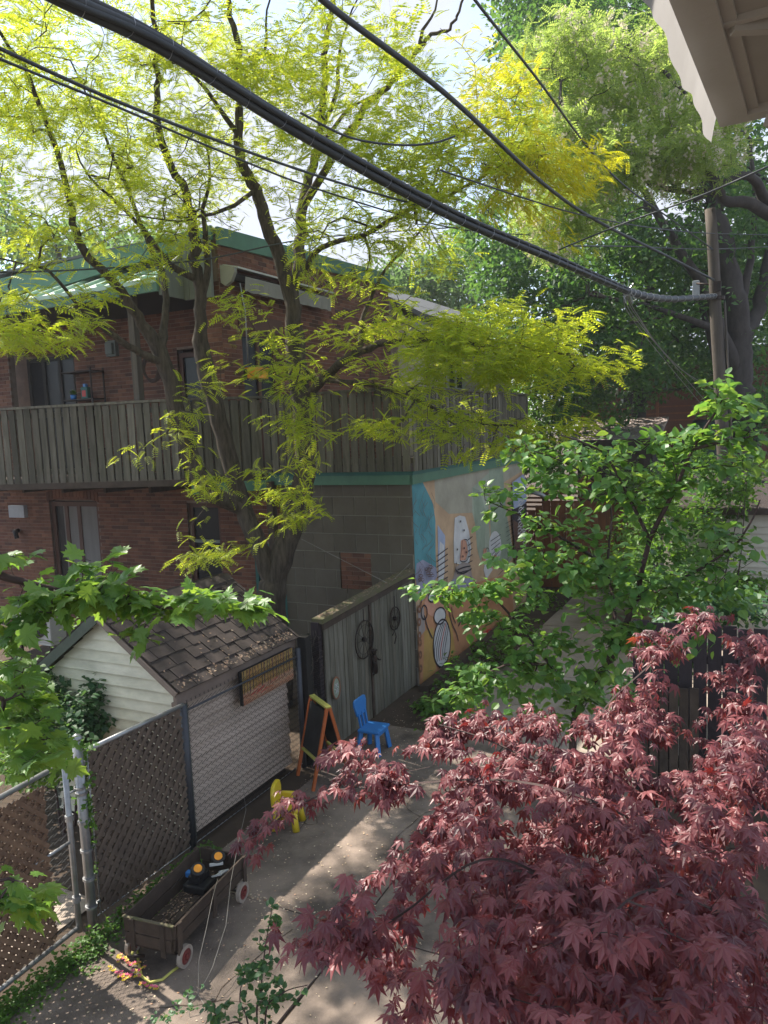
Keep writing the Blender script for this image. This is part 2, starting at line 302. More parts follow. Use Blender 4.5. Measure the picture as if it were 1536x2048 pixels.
def flush_bricks(limit=300, name='brick'):
    """the largest in the picture as pieces of their own, the rest as one part for each wall"""
    if not cand: return
    P = np.array([c[2]+c[3]/2 for c in cand]); X, Y, D = proj(P)
    vis = (X > -10) & (X < 1546) & (Y > -10) & (Y < 2058) & (D > 0)
    order = np.argsort(np.where(vis, D, 1e6)); sel = set(int(i) for i in order[:limit] if vis[i]); rest = {}
    for i, (t, wp, o, u, v, w_, m) in enumerate(cand):
        if i in sel: boxpiece(t, name, m, o, u, v, w_, wp)
        else: rest.setdefault((id(wp), m.name), (t, wp, MB(), m))[2].boxv(o, u, v, w_)
    for t, wp, mb, m in rest.values(): t.part(name+'_courses', mb, m, wp, kind='stuff')
    cand.clear()
# ================================================================== brick house
WB = -3.13; WA = -.395; ZT = 7.31
house = Thing('brick_house', W3(.8, -6), 'two storey red brick house with green metal porch roof behind the wooden balcony', 'house')
topf = lambda u: ZT+.035*u
# side wall facing the lane, above the garage roof
brickwall(house, 'side_wall', W3(WA, WB, 0), A, B, 6.25, 3.42, ZT, [(.50, 1.60, 3.45, 5.85)], topf)
# narrow pier towards us
brickwall(house, 'pier', W3(WA, WB-.42, 0), B, -A, .41, 3.3, 6.6)
# back wall of the porch
brickwall(house, 'porch_wall', W3(.6, -9.15, 0), B, -A, 5.25, 3.42, 6.9, [(0, 1.45, 3.44, 5.9), (4.15, 5.0, 3.44, 5.7)])
brickwall(house, 'porch_pier', W3(.2, -10.3, 0), B, -A, 1.15, 3.3, 6.6)
# ground floor
brickwall(house, 'ground_floor_wall', W3(.8, -11.5, 0), B, -A, 9.0, 0, 3.2, [(2.45, 3.9, 1.05, 2.85), (6.30, 7.10, .1, 2.8), (7.85, 8.85, .05, 2.06)])
flush_bricks()
mb = MB().box(5.85, 12, WB-6, WB-.15, 0, 7.2).box(.98, 5.84, WB-8, WB-.3, 0, 7.2); house.part('rear_block', mb, M['mortar'])
# openings of the ground floor
def framed(t, name, o, u, n, w_, h, fm, gm, bars=(1,), fw=.09, depth=.14, blind=None):
    """frame with pane and mullions set back into an opening; o = lower left corner on the wall face"""
    o = np.asarray(o, float)-n*depth; mb = MB()
    mb.boxv(o, u*fw, n*.06, Z*h).boxv(o+u*(w_-fw), u*fw, n*.06, Z*h).boxv(o+u*fw, u*(w_-2*fw), n*.06, Z*fw).boxv(o+u*fw+Z*(h-fw), u*(w_-2*fw), n*.06, Z*fw)
    for b in bars: mb.boxv(o+u*(w_*b-fw/2)+Z*fw, u*fw, n*.055, Z*(h-2*fw))
    f = t.part(name, mb, fm)
    t.part('pane', MB().boxv(o+u*fw*.5+Z*fw*.5+n*.01, u*(w_-fw), n*.012, Z*(h-fw)), gm, f)
    if blind: t.part('curtain', MB().boxv(o+u*blind[0]+Z*fw+n*.0235, u*(blind[1]-blind[0]), n*.006, Z*(h-2*fw)), M['curtain'], f)
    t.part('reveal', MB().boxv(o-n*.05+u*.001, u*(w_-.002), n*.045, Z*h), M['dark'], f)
    return f
f = framed(house, 'window', W3(.8, -9.05, 1.05), B, -A, 1.45, 1.75, M['brownwin'], M['glass'], (.30, .56), .10, .12, (.32, 1.36))
# shallow brick arch over the window and its sill
mb = MB()
for i in range(15):
    f0 = (i+.05)/15; f1 = (i+.95)/15; zz = lambda q: 2.80+.11*(1-(2*q-1)**2)
    mb.slab([W3(.795, -9.10+1.55*f0, zz(f0)), W3(.795, -9.10+1.55*f1, zz(f1)), W3(.795, -9.10+1.55*f1, zz(f1)+.2), W3(.795, -9.10+1.55*f0, zz(f0)+.2)], -A, .014)
house.part('window_arch', mb, M['brick'])
house.part('window_sill', MB().box(.72, .82, -9.15, -7.50, .96, 1.045), M['block'])
f = framed(house, 'door', W3(.8, -5.2, .1), B, -A, .8, 2.7, M['brownwin'], M['glass'], (), .09, .12)
house.part('transom', MB().box(.86, .91, -5.11, -4.49, 2.02, 2.08), M['greysiding'], f)
mb = MB().box(.90, .95, -3.65, -2.65, .05, 2.06); d = house.part('teal_door', mb, M['tealdoor'])
house.part('door_frame', MB().box(.80, .89, -3.66, -3.58, .05, 2.06).box(.80, .89, -2.73, -2.65, .05, 2.06).box(.80, .89, -3.578, -2.732, 1.97, 2.06), M['tealdoor'], d)
house.part('door_panel', MB().box(.885, .899, -3.45, -2.85, .25, .95).box(.885, .899, -3.45, -2.85, 1.1, 1.85), M['tealdoor'], d)
# upstairs openings
f = framed(house, 'porch_door', W3(.6, -9.15, 3.44), B, -A, 1.45, 2.4, M['dark'], M['glass'], (.33, .66), .08, .1)
f = framed(house, 'porch_window', W3(.6, -5.0, 3.44), B, -A, .85, 2.2, M['brownwin'], M['glass'], (), .09, .1)
f = framed(house, 'balcony_door', W3(WA+.5, WB, 3.45), A, B, 1.1, 2.4, M['brownwin'], M['glass'], (.5,), .09, .12)
house.part('lintel', MB().box(WA+.42, WA+1.7, WB-.1, WB+.03, 5.86, 6.12), M['brownwin'])
# parapet flashing
mb = MB(); p0 = W3(WA-.05, WB+.02, topf(0)); p1 = W3(WA+6.25, WB+.02, topf(6.25))
mb.boxv(p0-B*.3-Z*.02, A*6.3, B*.34, Z*.0+Z*.10); V = mb.v; mb2 = MB().slab([p0-Z*.16, p1-Z*.16, p1+Z*.12, p0+Z*.12], B, .05)
house.part('parapet_flashing', mb2, M['greenpaint'])
house.part('roof', MB().slab([W3(WA-.1, WB-.01, ZT+.06), W3(WA+6.2, WB-.01, topf(6.2)+.06), W3(WA+6.2, WB-6, 7.5), W3(WA-.1, WB-6, 7.3)], Z, .05), M['roofgrey'])
house.part('rear_flashing', MB().slab([W3(WA-.06, WB-5.6, ZT-.6), W3(WA-.06, WB-.02, ZT-.08), W3(WA-.06, WB-.02, ZT+.14), W3(WA-.06, WB-5.6, ZT-.1)], -A, .05), M['greenpaint'])
# lean-to roof over the porch : standing seam sheets
RA0, RZ0, RA1, RZ1 = -1.09, 6.62, .55, 7.30; RB0, RB1 = -10.6, -3.80
sl_ = nrm(A*(RA1-RA0)+Z*(RZ1-RZ0)); nn = nrm(np.cross(B, sl_)); nn = nn if nn[2] > 0 else -nn
RL = math.hypot(RA1-RA0, RZ1-RZ0); bcur = RB0
pr = house.part('porch_roof', MB().boxv(W3(RA0, RB0, RZ0)-nn*.07, B*(RB1-RB0), sl_*RL, nn*.03), M['greenpaint'])
while bcur < RB1-.05:
    wd = min(.50, RB1-bcur)
    boxpiece(house, 'roof_sheet', M['greenmetal'], W3(RA0-.03, bcur+.006, RZ0)-nn*.03, B*(wd-.012), sl_*(RL+.03), nn*.02, pr)
    boxpiece(house, 'roof_seam', M['greenmetal'], W3(RA0-.03, bcur+wd-.014, RZ0)-nn*.012, B*.028, sl_*(RL+.03), nn*.055, pr)
    bcur += wd
house.part('fascia', MB().box(RA0-.06, RA0-.01, RB0, RB1+.02, 6.40, 6.60), M['greenpaint'])
house.part('gutter_strip', MB().box(RA0-.075, RA0-.061, RB0, RB1+.02, 6.54, 6.61), M['greenmetal'])
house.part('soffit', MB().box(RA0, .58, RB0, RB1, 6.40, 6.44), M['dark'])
house.part('roof_end_panel', MB().slab([W3(RA0, RB1+.03, 6.35), W3(WA-.02, RB1+.03, 6.35), W3(WA-.02, RB1+.03, 7.25), W3(WA-.1, RB1+.03, 7.1), W3(RA0, RB1+.03, 6.72)], -B, .03), M['greysiding'])
mb = MB()
for i in range(5): mb.box(WA-.14, WA-.07, RB1+.04+i*.115, RB1+.04+i*.115+.105, 6.33, 7.28)
house.part('siding_strip', mb, M['greysiding'])
for b in (-4.55, -10.15): house.part('porch_post', MB().box(RA0+.05, RA0+.17, b, b+.12, 3.42, 6.40), M['pole'])
# wall lamp, hanging wheel behind the post
house.part('wall_lamp', MB().box(.50, .59, -6.7, -6.45, 5.7, 6.0).box(.44, .50, -6.66, -6.49, 5.74, 5.95), M['greysiding'])
# retractable awning
aw = Thing('retracted_awning', W3(.2, WB, 6.5), 'folded cream awning on the brick wall under the green parapet flashing', 'awning')
aw.part('housing', MB().slab([W3(WA+.02, WB+.01, 6.85), W3(WA+.02, WB+.30, 6.78), W3(WA+.02, WB+.30, 6.70), W3(WA+.02, WB+.22, 6.56), W3(WA+.02, WB+.10, 6.50), W3(WA+.02, WB+.01, 6.56)], A, .07), M['awningcloth'])
aw.part('cover', MB().slab([W3(WA+.10, WB+.01, 6.87), W3(WA+.10, WB+.31, 6.80), W3(WA+.10, WB+.31, 6.77), W3(WA+.10, WB+.01, 6.84)], A, 3.1), M['canopybeam'])
mb = MB(); prev = None
for i in range(34):
    a = WA+.35+i*.085; z = 6.44+.007*math.sin(i*1.7)
    cur = (W3(a, WB+.24+.01*math.sin(i*2.1), z), W3(a, WB+.27, 6.68))
    if prev: mb.quad(prev[0], cur[0], cur[1], prev[1])
    prev = cur
aw.part('valance', mb, M['awningcloth'])
aw.part('roller', MB().tube([W3(WA+.12, WB+.16, 6.66), W3(WA+3.15, WB+.16, 6.66)], .07, 8), M['dark'])
aw.part('crank', MB().tube([W3(WA+.2, WB+.26, 6.55), W3(WA+.22, WB+.32, 6.1), W3(WA+.24, WB+.30, 5.2)], .012, 5), M['steelwire'])
# house behind with pale gable
nb = Thing('pale_gabled_house', W3(9, -2.6), 'pale sided house with low gable just beyond the end of the brick wall', 'house')
nb.part('wall', MB().box(6.6, 14, -8, WB+.35, 0, 6.6).slab([W3(6.6, WB+.35, 6.6), W3(6.6, WB-3.2, 6.6), W3(6.6, WB-1.6, 7.75)], -A, .08), M['beigesiding'])
for i in range(9): nb.part('siding_board', MB().box(6.56, 14, WB+.352, WB+.375, 4.5+i*.22, 4.5+i*.22+.2), M['beigesiding'])
nb.part('roof', MB().slab([W3(6.3, WB+.7, 6.62), W3(6.3, WB-1.6, 7.85), W3(6.3, WB-1.6, 7.97), W3(6.3, WB+.7, 6.74)], A, 8), M['roofgrey'])
framed(nb, 'window', W3(8.3, WB+.36, 5.0), A, B, 1.2, 1.1, M['canopybeam'], M['glass'], (.5,), .08, -.04)
nb.part('eave_board', MB().box(6.4, 14, WB+.38, WB+.55, 6.35, 6.6), M['canopybeam'])
# ================================================================== garage
GH = 3.30
gar = Thing('garage', W3(0, -1.2), 'grey block garage with a painted mural on its lane side and green roof edge', 'garage')
brickwall(gar, 'front_wall', W3(0, -2.42, 0), B, -A, 2.42, 0, GH+.02, [(1.08, 1.66, 1.42, 2.10)], None, (M['block'], M['joint']), .39, .29, .012, .06)
flush_bricks(name='concrete_block')
brickwall(gar, 'bricked_up_window', W3(.02, -2.42+1.085, 0), B, -A, .57, 1.425, 2.095)
flush_bricks(name='brick')
# side and the wall returning towards the house
gar.part('return_wall', MB().box(.15, .75, -2.42, -2.30, 0, GH), M['block'])
side = gar.part('side_wall', MB().box(.152, 6.05, -.16, 0, 0, GH+.02), M['block'])
gar.part('slab_roof', MB().box(-.02, 6.08, -3.0, .03, GH+.03, GH+.10), M['oldwood'])
gar.part('roof_fascia', MB().box(-.07, -.022, -2.6, .05, GH-.09, GH+.10).box(-.07, 6.1, .005, .055, GH-.085, GH+.095), M['greenpaint'])
gar.part('fascia_lip', MB().box(-.085, -.071, -2.6, .07, GH+.06, GH+.115).box(-.07, 6.1, .056, .07, GH+.06, GH+.115), M['tealdoor'])
gar.part('rear_wall', MB().box(5.9, 6.04, -3.0, -.17, 0, GH), M['block'])
# mural: painted patches, each a thin coat on the wall, outlines as strips
def paint(nm): return M[nm]
for nm, c in dict(m_peach=(0.546,0.370,0.234), m_beige=(0.403,0.370,0.293), m_teal=(0.111,0.305,0.345), m_tan=(0.390,0.286,0.221), m_lilac=(0.325,0.325,0.429), m_white=(0.650,0.637,0.637), m_blue=(0.390,0.442,0.598), m_skin=(0.650,0.338,0.234), m_sage=(0.305,0.358,0.273), m_sage2=(0.390,0.429,0.338), m_orange=(0.546,0.267,0.137), m_ochre=(0.520,0.325,0.104), m_grey=(0.390,0.325,0.299), m_brown=(0.150,0.085,0.065), m_ink=(0.046,0.039,0.046), m_red=(0.494,0.104,0.078), m_rust=(0.260,0.130,0.078)).items():
    M[nm] = surf(nm, [c], tuple(x*.62 for x in c), (2.2,2.2,2.2), .75, .9, .25, 8)
lay = [0]
def patch(mat, pts, z6=True, kind='paint_patch'):
    lay[0] += 1; off = .002+.0007*lay[0]; P = []
    for x, y in pts:
        if z6: x, y = 780+x/3.657, 850+y/3.657
        a, z = wallpt(x, y, 0); P.append(W3(min(max(a, .0), 6.0), off, min(max(z, .02), GH-.09)))
    mb = MB().add(P, [tuple(range(len(P)))]); gar.part(kind, mb, M[mat], side)
def ell(cx, cy, rx, ry, n=18, rot=0):
    return [(cx+rx*math.cos(t)*math.cos(rot)-ry*math.sin(t)*math.sin(rot), cy+rx*math.cos(t)*math.sin(rot)+ry*math.sin(t)*math.cos(rot)) for t in [2*math.pi*i/n for i in range(n)]]
def stroke(pts, wd=5, mat='m_ink'):
    lay[0] += .25; off = .004+.0007*lay[0]; mb = MB(); Q = []
    for x, y in pts: a, z = wallpt(780+x/3.657, 850+y/3.657, 0); Q.append(np.array([a, z]))
    Q = np.array(Q); T = np.gradient(Q, axis=0); T /= np.maximum(np.linalg.norm(T, axis=1, keepdims=True), 1e-6); N_ = np.stack([-T[:, 1], T[:, 0]], 1)*wd*.0045/2
    V = [W3(q[0], off, q[1]) for q in (Q+N_)]+[W3(q[0], off, q[1]) for q in (Q-N_)]; n = len(Q)
    mb.add(V, [(i, i+1, n+i+1, n+i) for i in range(n-1)]); gar.part('paint_line', mb, M[mat], side)
def curve(*p, n=12):
    p = [np.array(q, float) for q in p]; out_ = []
    for i in range(len(p)-1):
        a = p[max(i-1, 0)]; b = p[i]; c = p[i+1]; d = p[min(i+2, len(p)-1)]
        for t in np.linspace(0, 1, n, endpoint=(i == len(p)-2)): out_.append(.5*((2*b)+(-a+c)*t+(2*a-5*b+4*c-d)*t*t+(-a+3*b-3*c+d)*t**3))
    return out_
patch('m_peach', [(135,330),(975,170),(1000,1400),(210,1960)])
patch('m_beige', [(320,310),(975,180),(975,330),(830,420),(720,430),(640,640),(430,650),(330,560)])
patch('m_sage2', [(600,460),(720,350),(720,640),(735,980),(690,1010),(600,640)])
patch('m_sage', [(600,455),(655,480),(700,640),(690,900),(660,1000),(635,900)])
patch('m_sage', [(720,300),(820,290),(850,640),(905,960),(820,1060),(740,1010)])
patch('m_tan', [(140,345),(215,330),(250,440),(150,440)])
patch('m_teal', [(148,430),(235,400),(262,470),(312,575),(330,700),(330,900),(335,1060),(300,1150),(180,1115),(165,800)])
patch('m_lilac', [(190,1015),(235,985),(300,1020),(335,1045),(345,1100),(300,1180),(232,1300),(205,1230),(183,1120)])
patch('m_blue', [(345,730),(400,810),(395,1090),(365,1110),(350,1000)])
patch('m_white', [(362,850),(392,880),(394,1080),(372,1240),(348,1230),(352,1000)])
patch('m_white', [(470,680),(505,662),(545,670),(575,780),(590,900),(575,1010),(520,1020),(465,1010),(462,850)])
patch('m_skin', [(515,845),(535,835),(555,850),(567,930),(548,990),(505,992),(512,920)])
patch('m_grey', [(478,1040),(530,1000),(580,1015),(598,1110),(560,1140),(455,1130)])
patch('m_white', ell(765, 890, 46, 115)); patch('m_white', [(680,1060),(700,960),(740,950),(745,1060),(700,1130)])
patch('m_skin', [(672,1000),(680,905),(700,900),(705,960),(690,1010)]); patch('m_skin', [(725,1040),(735,955),(775,950),(780,1010),(750,1050)])
patch('m_lilac', [(450,1130),(600,1110),(600,1190),(480,1255),(440,1210)])
patch('m_orange', [(215,1300),(330,1190),(460,1240),(600,1160),(880,1080),(900,1380),(640,1590),(420,1760),(300,1850),(215,1900),(200,1600)])
patch('m_ochre', [(245,1510),(310,1480),(330,1790),(300,1850),(235,1880)]); patch('m_ochre', [(400,1380),(440,1420),(470,1650),(440,1720),(420,1500)])
patch('m_grey', [(198,1340),(240,1330),(250,1500),(205,1560)])
patch('m_skin', ell(330, 1310, 85, 95)); patch('m_white', ell(295, 1260, 26, 34)); patch('m_white', ell(390, 1225, 20, 48)); patch('m_sage', ell(300, 1262, 10, 13, 10)); patch('m_ink', ell(302, 1262, 4, 6, 8))
patch('m_white', ell(355, 1395, 42, 62, 20, .2)); patch('m_white', ell(370, 1595, 62, 175, 26, .05))
for cx, cy in ((205,1345),(205,1440),(207,1540),(210,1590),(212,1680),(214,1780)): stroke([p for p in ell(cx, cy, 9, 22, 12)]+[ell(cx, cy, 9, 22, 12)[0]], 9, 'm_rust')
for k in range(6): stroke(curve((322+k*14, 1735-k*5), (316+k*15, 1640), (340+k*14, 1520), (372+k*9, 1440+k*3)), 5 if k != 3 else 7, 'm_ink' if k != 3 else 'm_red')
E_ = ell(370, 1595, 62, 175, 26, .05); stroke(E_+[E_[0]], 7)
E_ = ell(355, 1395, 42, 62, 20, .2); stroke(E_+[E_[0]], 6)
E_ = ell(295, 1260, 26, 34); stroke(E_+[E_[0]], 6); E_ = ell(240, 1370, 22, 52); stroke(E_+[E_[0]], 6)
stroke(curve((215,1320),(235,1240),(300,1185),(370,1180)), 5); stroke(curve((300,1560),(265,1480),(240,1390)), 6)
stroke(curve((405,1120),(415,1300),(440,1440),(475,1520),(490,1580)), 6); stroke(curve((490,1470),(505,1440),(520,1420)), 7); stroke(curve((440,1330),(450,1400),(470,1450)), 5)
stroke(curve((560,1190),(600,1270),(590,1380)), 5)
for k in range(7): stroke([(725+k*4, 850+k*32), (800-k*2, 800+k*30)], 3)
for k in range(6): stroke([(330, 960+k*40), (412, 900+k*42)], 4)
for k in range(5): stroke([(560, 840+k*42), (592, 815+k*44)], 4)
for k in range(9): stroke([(835+k*2, 720+k*32), (895, 690+k*30)], 2)
stroke(curve((475,1005),(470,1060),(520,1085),(585,1050)), 6); stroke(curve((480,1060),(530,1040),(578,1030)), 5); stroke(curve((478,1085),(530,1070),(580,1060)), 4)
for x, y in ((505,705),(530,770),(480,910),(530,900),(545,930),(520,960),(735,1000),(690,940)): patch('m_ink', ell(x, y, 5, 9, 6))
stroke(curve((515,845),(508,920),(500,990),(545,992),(567,930),(555,850),(530,835)), 4); stroke(curve((672,1000),(690,905),(712,920),(700,1010)), 3)
for k in range(26):                                  # sketchy hatching inside the teal patch
    x0 = 170+random.random()*130; y0 = 470+random.random()*600; stroke(curve((x0, y0), (x0+random.uniform(-40,40), y0+60), (x0+random.uniform(-30,30), y0+120)), 1.6, 'm_brown')
for k in range(14):
    x0 = 195+random.random()*110; y0 = 1030+random.random()*110; E_ = ell(x0, y0, 14, 10, 9); stroke(E_+[E_[0]], 2, 'm_brown')
# lettering panel at the far end
patch('m_blue', [(880,420),(960,360),(985,400),(985,560),(890,640)]); patch('m_brown', [(880,640),(990,600),(1000,1000),(900,1010)])
patch('m_ink', [(880,620),(985,570),(988,650),(925,720),(885,690)])
stroke([(875,560),(882,720),(895,860),(905,960)], 8)
for i in range(6):
    cy = 570+i*52; E_ = ell(940+4*math.sin(i), cy, 17, 20, 10); stroke(E_+[E_[0]], 6, 'm_white'); stroke([(918, cy+22), (965, cy-24)], 5, 'm_white')
for i in range(9): cy = 770+i*22; E_ = ell(965, cy, 9, 9, 8); stroke(E_+[E_[0]], 5, 'm_white')
gar.part('kerb', MB().box(-.2, 6.0, .10, .26, -.02, .09), M['oldwood'])
gar.part('downspout', MB().tube([W3(6.1, .08, 2.55), W3(6.18, .35, 2.45), W3(6.2, .5, 2.35)], .05, 8), M['steelwire'])
# old nails and a cable stub on the front
# ================================================================== balcony railing
DZ0, DZ1 = 3.42, 4.70
bal = Thing('wooden_balcony', W3(-.5, -4), 'weathered board balcony railing running over the garage and across the brick house', 'balcony')
def run(p0, p1, step, wd, mat, z0, z1, lean=0, out=None, jit=.01):
    p0 = np.asarray(p0, float); p1 = np.asarray(p1, float); L = np.linalg.norm(p1-p0); u = (p1-p0)/L; n = np.cross(u, Z) if out is None else out; k = int(L/step)
    for i in range(k):
        zz = z1+random.uniform(-jit, jit); w_ = wd*random.uniform(.94, 1.03); tw = random.uniform(-.008, .008)
        o = p0+u*(i*step)+Z*z0+n*random.uniform(0, .012); boxpiece(bal, 'picket', mat, o, u*w_+n*tw, n*.022, Z*(zz-z0)+u*random.uniform(-.012, .012)+n*lean)
Lp0 = W3(-2.55, -10.3); Lp1 = W3(-1.0, -3.55); Lp2 = W3(-.10, -2.62); Lp3 = W3(-.10, .09); Lp4 = W3(6.1, .09)
n1 = nrm(np.cross(nrm(Lp1-Lp0), Z)); n2 = nrm(np.cross(nrm(Lp2-Lp1), Z))
run(Lp0, Lp1, .152, .118, M['deckwood'], DZ0-.03, DZ1-.04); run(Lp1, Lp2, .152, .12, M['deckwood'], DZ0, DZ1-.04)
run(Lp2, Lp3, .150, .122, M['deckwood'], DZ0-.0, DZ1-.04); run(Lp3, Lp4, .15, .118, M['deckwood'], DZ0-.0, DZ1-.04)
# battens over the joints (board-on-board)
for (p, q) in ((Lp0, Lp1), (Lp1, Lp2)):
    L = np.linalg.norm(q-p); u = (q-p)/L; n = np.cross(u, Z)
    for i in range(int(L/.152)): boxpiece(bal, 'batten', M['deckwood'], p+u*(i*.152+.128)+n*(-.024)+Z*(DZ0), u*.05, n*.018, Z*(DZ1-DZ0-.06))
for p, q in ((Lp0, Lp1), (Lp1, Lp2), (Lp2, Lp3), (Lp3, Lp4)):
    u = nrm(q-p); n = np.cross(u, Z)
    bal.part('handrail', MB().boxv(p-n*.09+Z*(DZ1-.035), q-p, n*.15, Z*.04), M['deckwood'])
    bal.part('rail', MB().boxv(p-n*.075+Z*(DZ0+.12), q-p, n*.04, Z*.09).boxv(p-n*.075+Z*(DZ1-.20), q-p, n*.04, Z*.09), M['deckwood'])
for p, q, zz in ((Lp0, Lp1, 3.29), (Lp1, Lp2, 3.29)):
    n = np.cross(nrm(q-p), Z); bal.part('rim_board', MB().boxv(p-n*.03+Z*zz, q-p, n*.05, Z*.12), M['oldwood'])
bal.part('deck', MB().slab([p+Z*3.28 for p in (Lp0-A*.0+n1*-.04, Lp1-n1*.04, Lp2+A*.04, W3(.78, -2.5), W3(.78, -11))], Z, .12), M['oldwood'])
for b in (-9.3, -8.2, -7.1, -6.0, -4.9, -3.9): bal.part('joist', MB().box(-.5, .78, b, b+.06, 3.12, 3.279), M['oldwood'])
bal.part('support_post', MB().box(-2.45, -2.33, -10.3, -10.18, 0, 3.279), M['oldwood'])
bal.part('support_post', MB().box(-.16, -.04, -2.62, -2.50, 0, 3.279), M['oldwood'])
bal.part('slanted_fascia', MB().boxv(W3(-.98, -3.5, 3.14), W3(-.08, -2.58)-W3(-.98, -3.5), B*.03-A*.03, Z*.17), M['greenpaint'])
# things standing on the porch
t = Thing('plant_rack', W3(.35, -7.3, 3.42), 'black metal shelf rack against the porch brick wall', 'rack')
for a in (.18, .5):
    for b in (-7.65, -6.85): t.part('leg', MB().box(a, a+.025, b, b+.025, 3.42, 5.5), M['iron'])
for z in (3.9, 4.88, 5.42): t.part('shelf', MB().box(.18, .52, -7.65, -6.83, z, z+.025), M['iron'])
t = Thing('detergent_bottle', W3(.33, -7.15, 4.905), 'teal bottle with a red label standing on the black rack', 'bottle')
t.part('body', MB().box(.28, .38, -7.24, -7.06, 4.905, 5.14), M['tealdoor'], bev=.02); t.part('cap', MB().box(.30, .36, -7.18, -7.12, 5.14, 5.2), M['blue']); t.part('label', MB().box(.276, .2795, -7.2, -7.1, 4.95, 5.07), M['red'])
t = Thing('potted_plant', W3(.33, -7.5, 4.905), 'small green plant in a blue pot on the black rack', 'plant')
t.part('pot', MB().tube([W3(.33, -7.5, 4.905), W3(.33, -7.5, 5.0)], [.05, .06], 10), M['blue']); mb = MB()
for i in range(22):
    c = W3(.33, -7.5, 5.0); dr = np.array([random.uniform(-1,1), random.uniform(-1,1), random.uniform(.1,1)]); dr = nrm(dr); sd = nrm(np.cross(dr, Z))*.02; e = c+dr*random.uniform(.08,.14); mb.add([c, (c+e)/2+sd, e, (c+e)/2-sd], [(0,1,2,3)])
t.part('foliage', mb, M['lf_weed'])
t = Thing('orange_planter', W3(WA+.55, WB+.25, 4.95), 'orange window box hanging at the balcony door', 'planter')
t.part('trough', MB().box(WA+.42, WA+.80, WB+.13, WB+.30, 5.02, 5.18), M['orangebright'], bev=.01); t.part('rim', MB().box(WA+.40, WA+.82, WB+.11, WB+.32, 5.18, 5.20), M['orangebright']); t.part('bracket', MB().box(WA+.5, WA+.53, WB+.0, WB+.13, 5.03, 5.17).box(WA+.70, WA+.73, WB+.0, WB+.13, 5.03, 5.17), M['iron'])
t = Thing('wicker_wreath', W3(-.2, -4.75, 5.1), 'round twig wreath hanging beside the porch post', 'wreath')
for k in range(4): t.part('ring', MB().tube([W3(-.85+.01*k, -4.30, 5.25)+B*(.16+.012*k)*math.cos(q)+Z*(.2+.012*k)*math.sin(q)+A*.02*math.sin(3*q+k) for q in np.linspace(0, 2*math.pi, 25)], .018, 5), M['twig'])
# air conditioner
t = Thing('air_conditioner', W3(.1, -9.1), 'grey outdoor air conditioner raised on legs beside the house wall', 'air conditioner')
c = px(62, 1222, 12.6); ac = (c-K)@A; bc_ = (c-K)@B; t.o.location = [*W3(ac, bc_)[:2], 0]; t.base = np.array([*W3(ac, bc_)[:2], 0])
t.part('case', MB().box(ac, ac+.32, bc_-.42, bc_+.42, .78, 1.42), M['acgrey'], bev=.015)
t.part('fan_grille', MB().disc(W3(ac-.008, bc_+.1, 1.1), A, .25, .012, 24, .235).disc(W3(ac-.008, bc_+.1, 1.1), A, .17, .012, 24, .16).disc(W3(ac-.008, bc_+.1, 1.1), A, .09, .012, 20, .08), M['iron'])
t.part('fan_opening', MB().disc(W3(ac-.002, bc_+.1, 1.1), A, .24, .006, 24), M['dark'])
for b in (-.38, .34): t.part('stand_leg', MB().box(ac+.02, ac+.06, bc_+b, bc_+b+.04, 0, .74), M['iron'])
t.part('stand_rail', MB().box(ac, ac+.3, bc_-.42, bc_+.42, .74, .78), M['acgrey'])
# bits on the ground floor wall
t = Thing('wall_box', W3(.75, -10.0, 2.4), 'small grey utility box with a black pipe on the lower brick wall', 'utility box')
t.part('box', MB().box(.70, .80, -10.25, -9.75, 2.45, 2.72), M['greybox']); t.part('pipe', MB().tube([W3(.78, -10.1, 2.15), W3(.62, -10.0, 2.15), W3(.62, -9.95, 2.0)], .05, 8), M['black'])
# ================================================================== shed
SA0, SA1, SB0, SB1 = -5.08, -3.22, -2.12, -.30; EZ, PZ = 1.62, 2.30; OV = .13
shed = Thing('garden_shed', W3(-4.1, -1.2), 'small cream sided garden shed with brown shingle roof behind the chain link fence', 'shed')
BM = (SB0+SB1)/2
core = shed.part('frame', MB().slab([W3(SA0+.04, SB0+.04, 0), W3(SA0+.04, SB1-.04, 0), W3(SA0+.04, SB1-.04, EZ-.03), W3(SA0+.04, BM, PZ-.06), W3(SA0+.04, SB0+.04, EZ-.03)], A, SA1-SA0-.08), M['dark'])
def lap(t, name, mat, p, q, z0, z1, n, parent=None, h=None):    # one clapboard, its lower edge proud
    t.part(name, MB().slab([p+Z*z0+n*.034, q(z0)+Z*z0+n*.034 if callable(q) else q+Z*z0+n*.034, (q(z1) if callable(q) else q)+Z*z1+n*.010, (p if h is None else h)+Z*z1+n*.010], -n, .010), mat, parent)
nb_ = 19; ht = .118
for i in range(nb_):                                   # gable boards towards us
    z0 = i*ht+.02; z1 = z0+ht+.006
    if z0 > PZ-.14: break
    def lim(z):
        if z <= EZ-.04: return 0
        return (z-EZ+.04)/(PZ-EZ)*(BM-SB0)
    b0, b1 = SB0+lim(z0), SB1-lim(z0); c0, c1 = SB0+lim(z1), SB1-lim(z1)
    n = -A
    shed.part('gable_board', MB().slab([W3(SA0, b0, z0)+n*.046, W3(SA0, b1, z0)+n*.046, W3(SA0, c1, z1)+n*.004, W3(SA0, c0, z1)+n*.004], -n, .010), M['creamsiding'], core)
for i in range(12):
    z0 = .05+i*.127; z1 = z0+.133; n = B
    shed.part('side_board', MB().slab([W3(SA0, SB1, z0)+n*.036, W3(SA1, SB1, z0)+n*.036, W3(SA1, SB1, z1)+n*.004, W3(SA0, SB1, z1)+n*.004], -n, .010), M['whitesiding'], core)
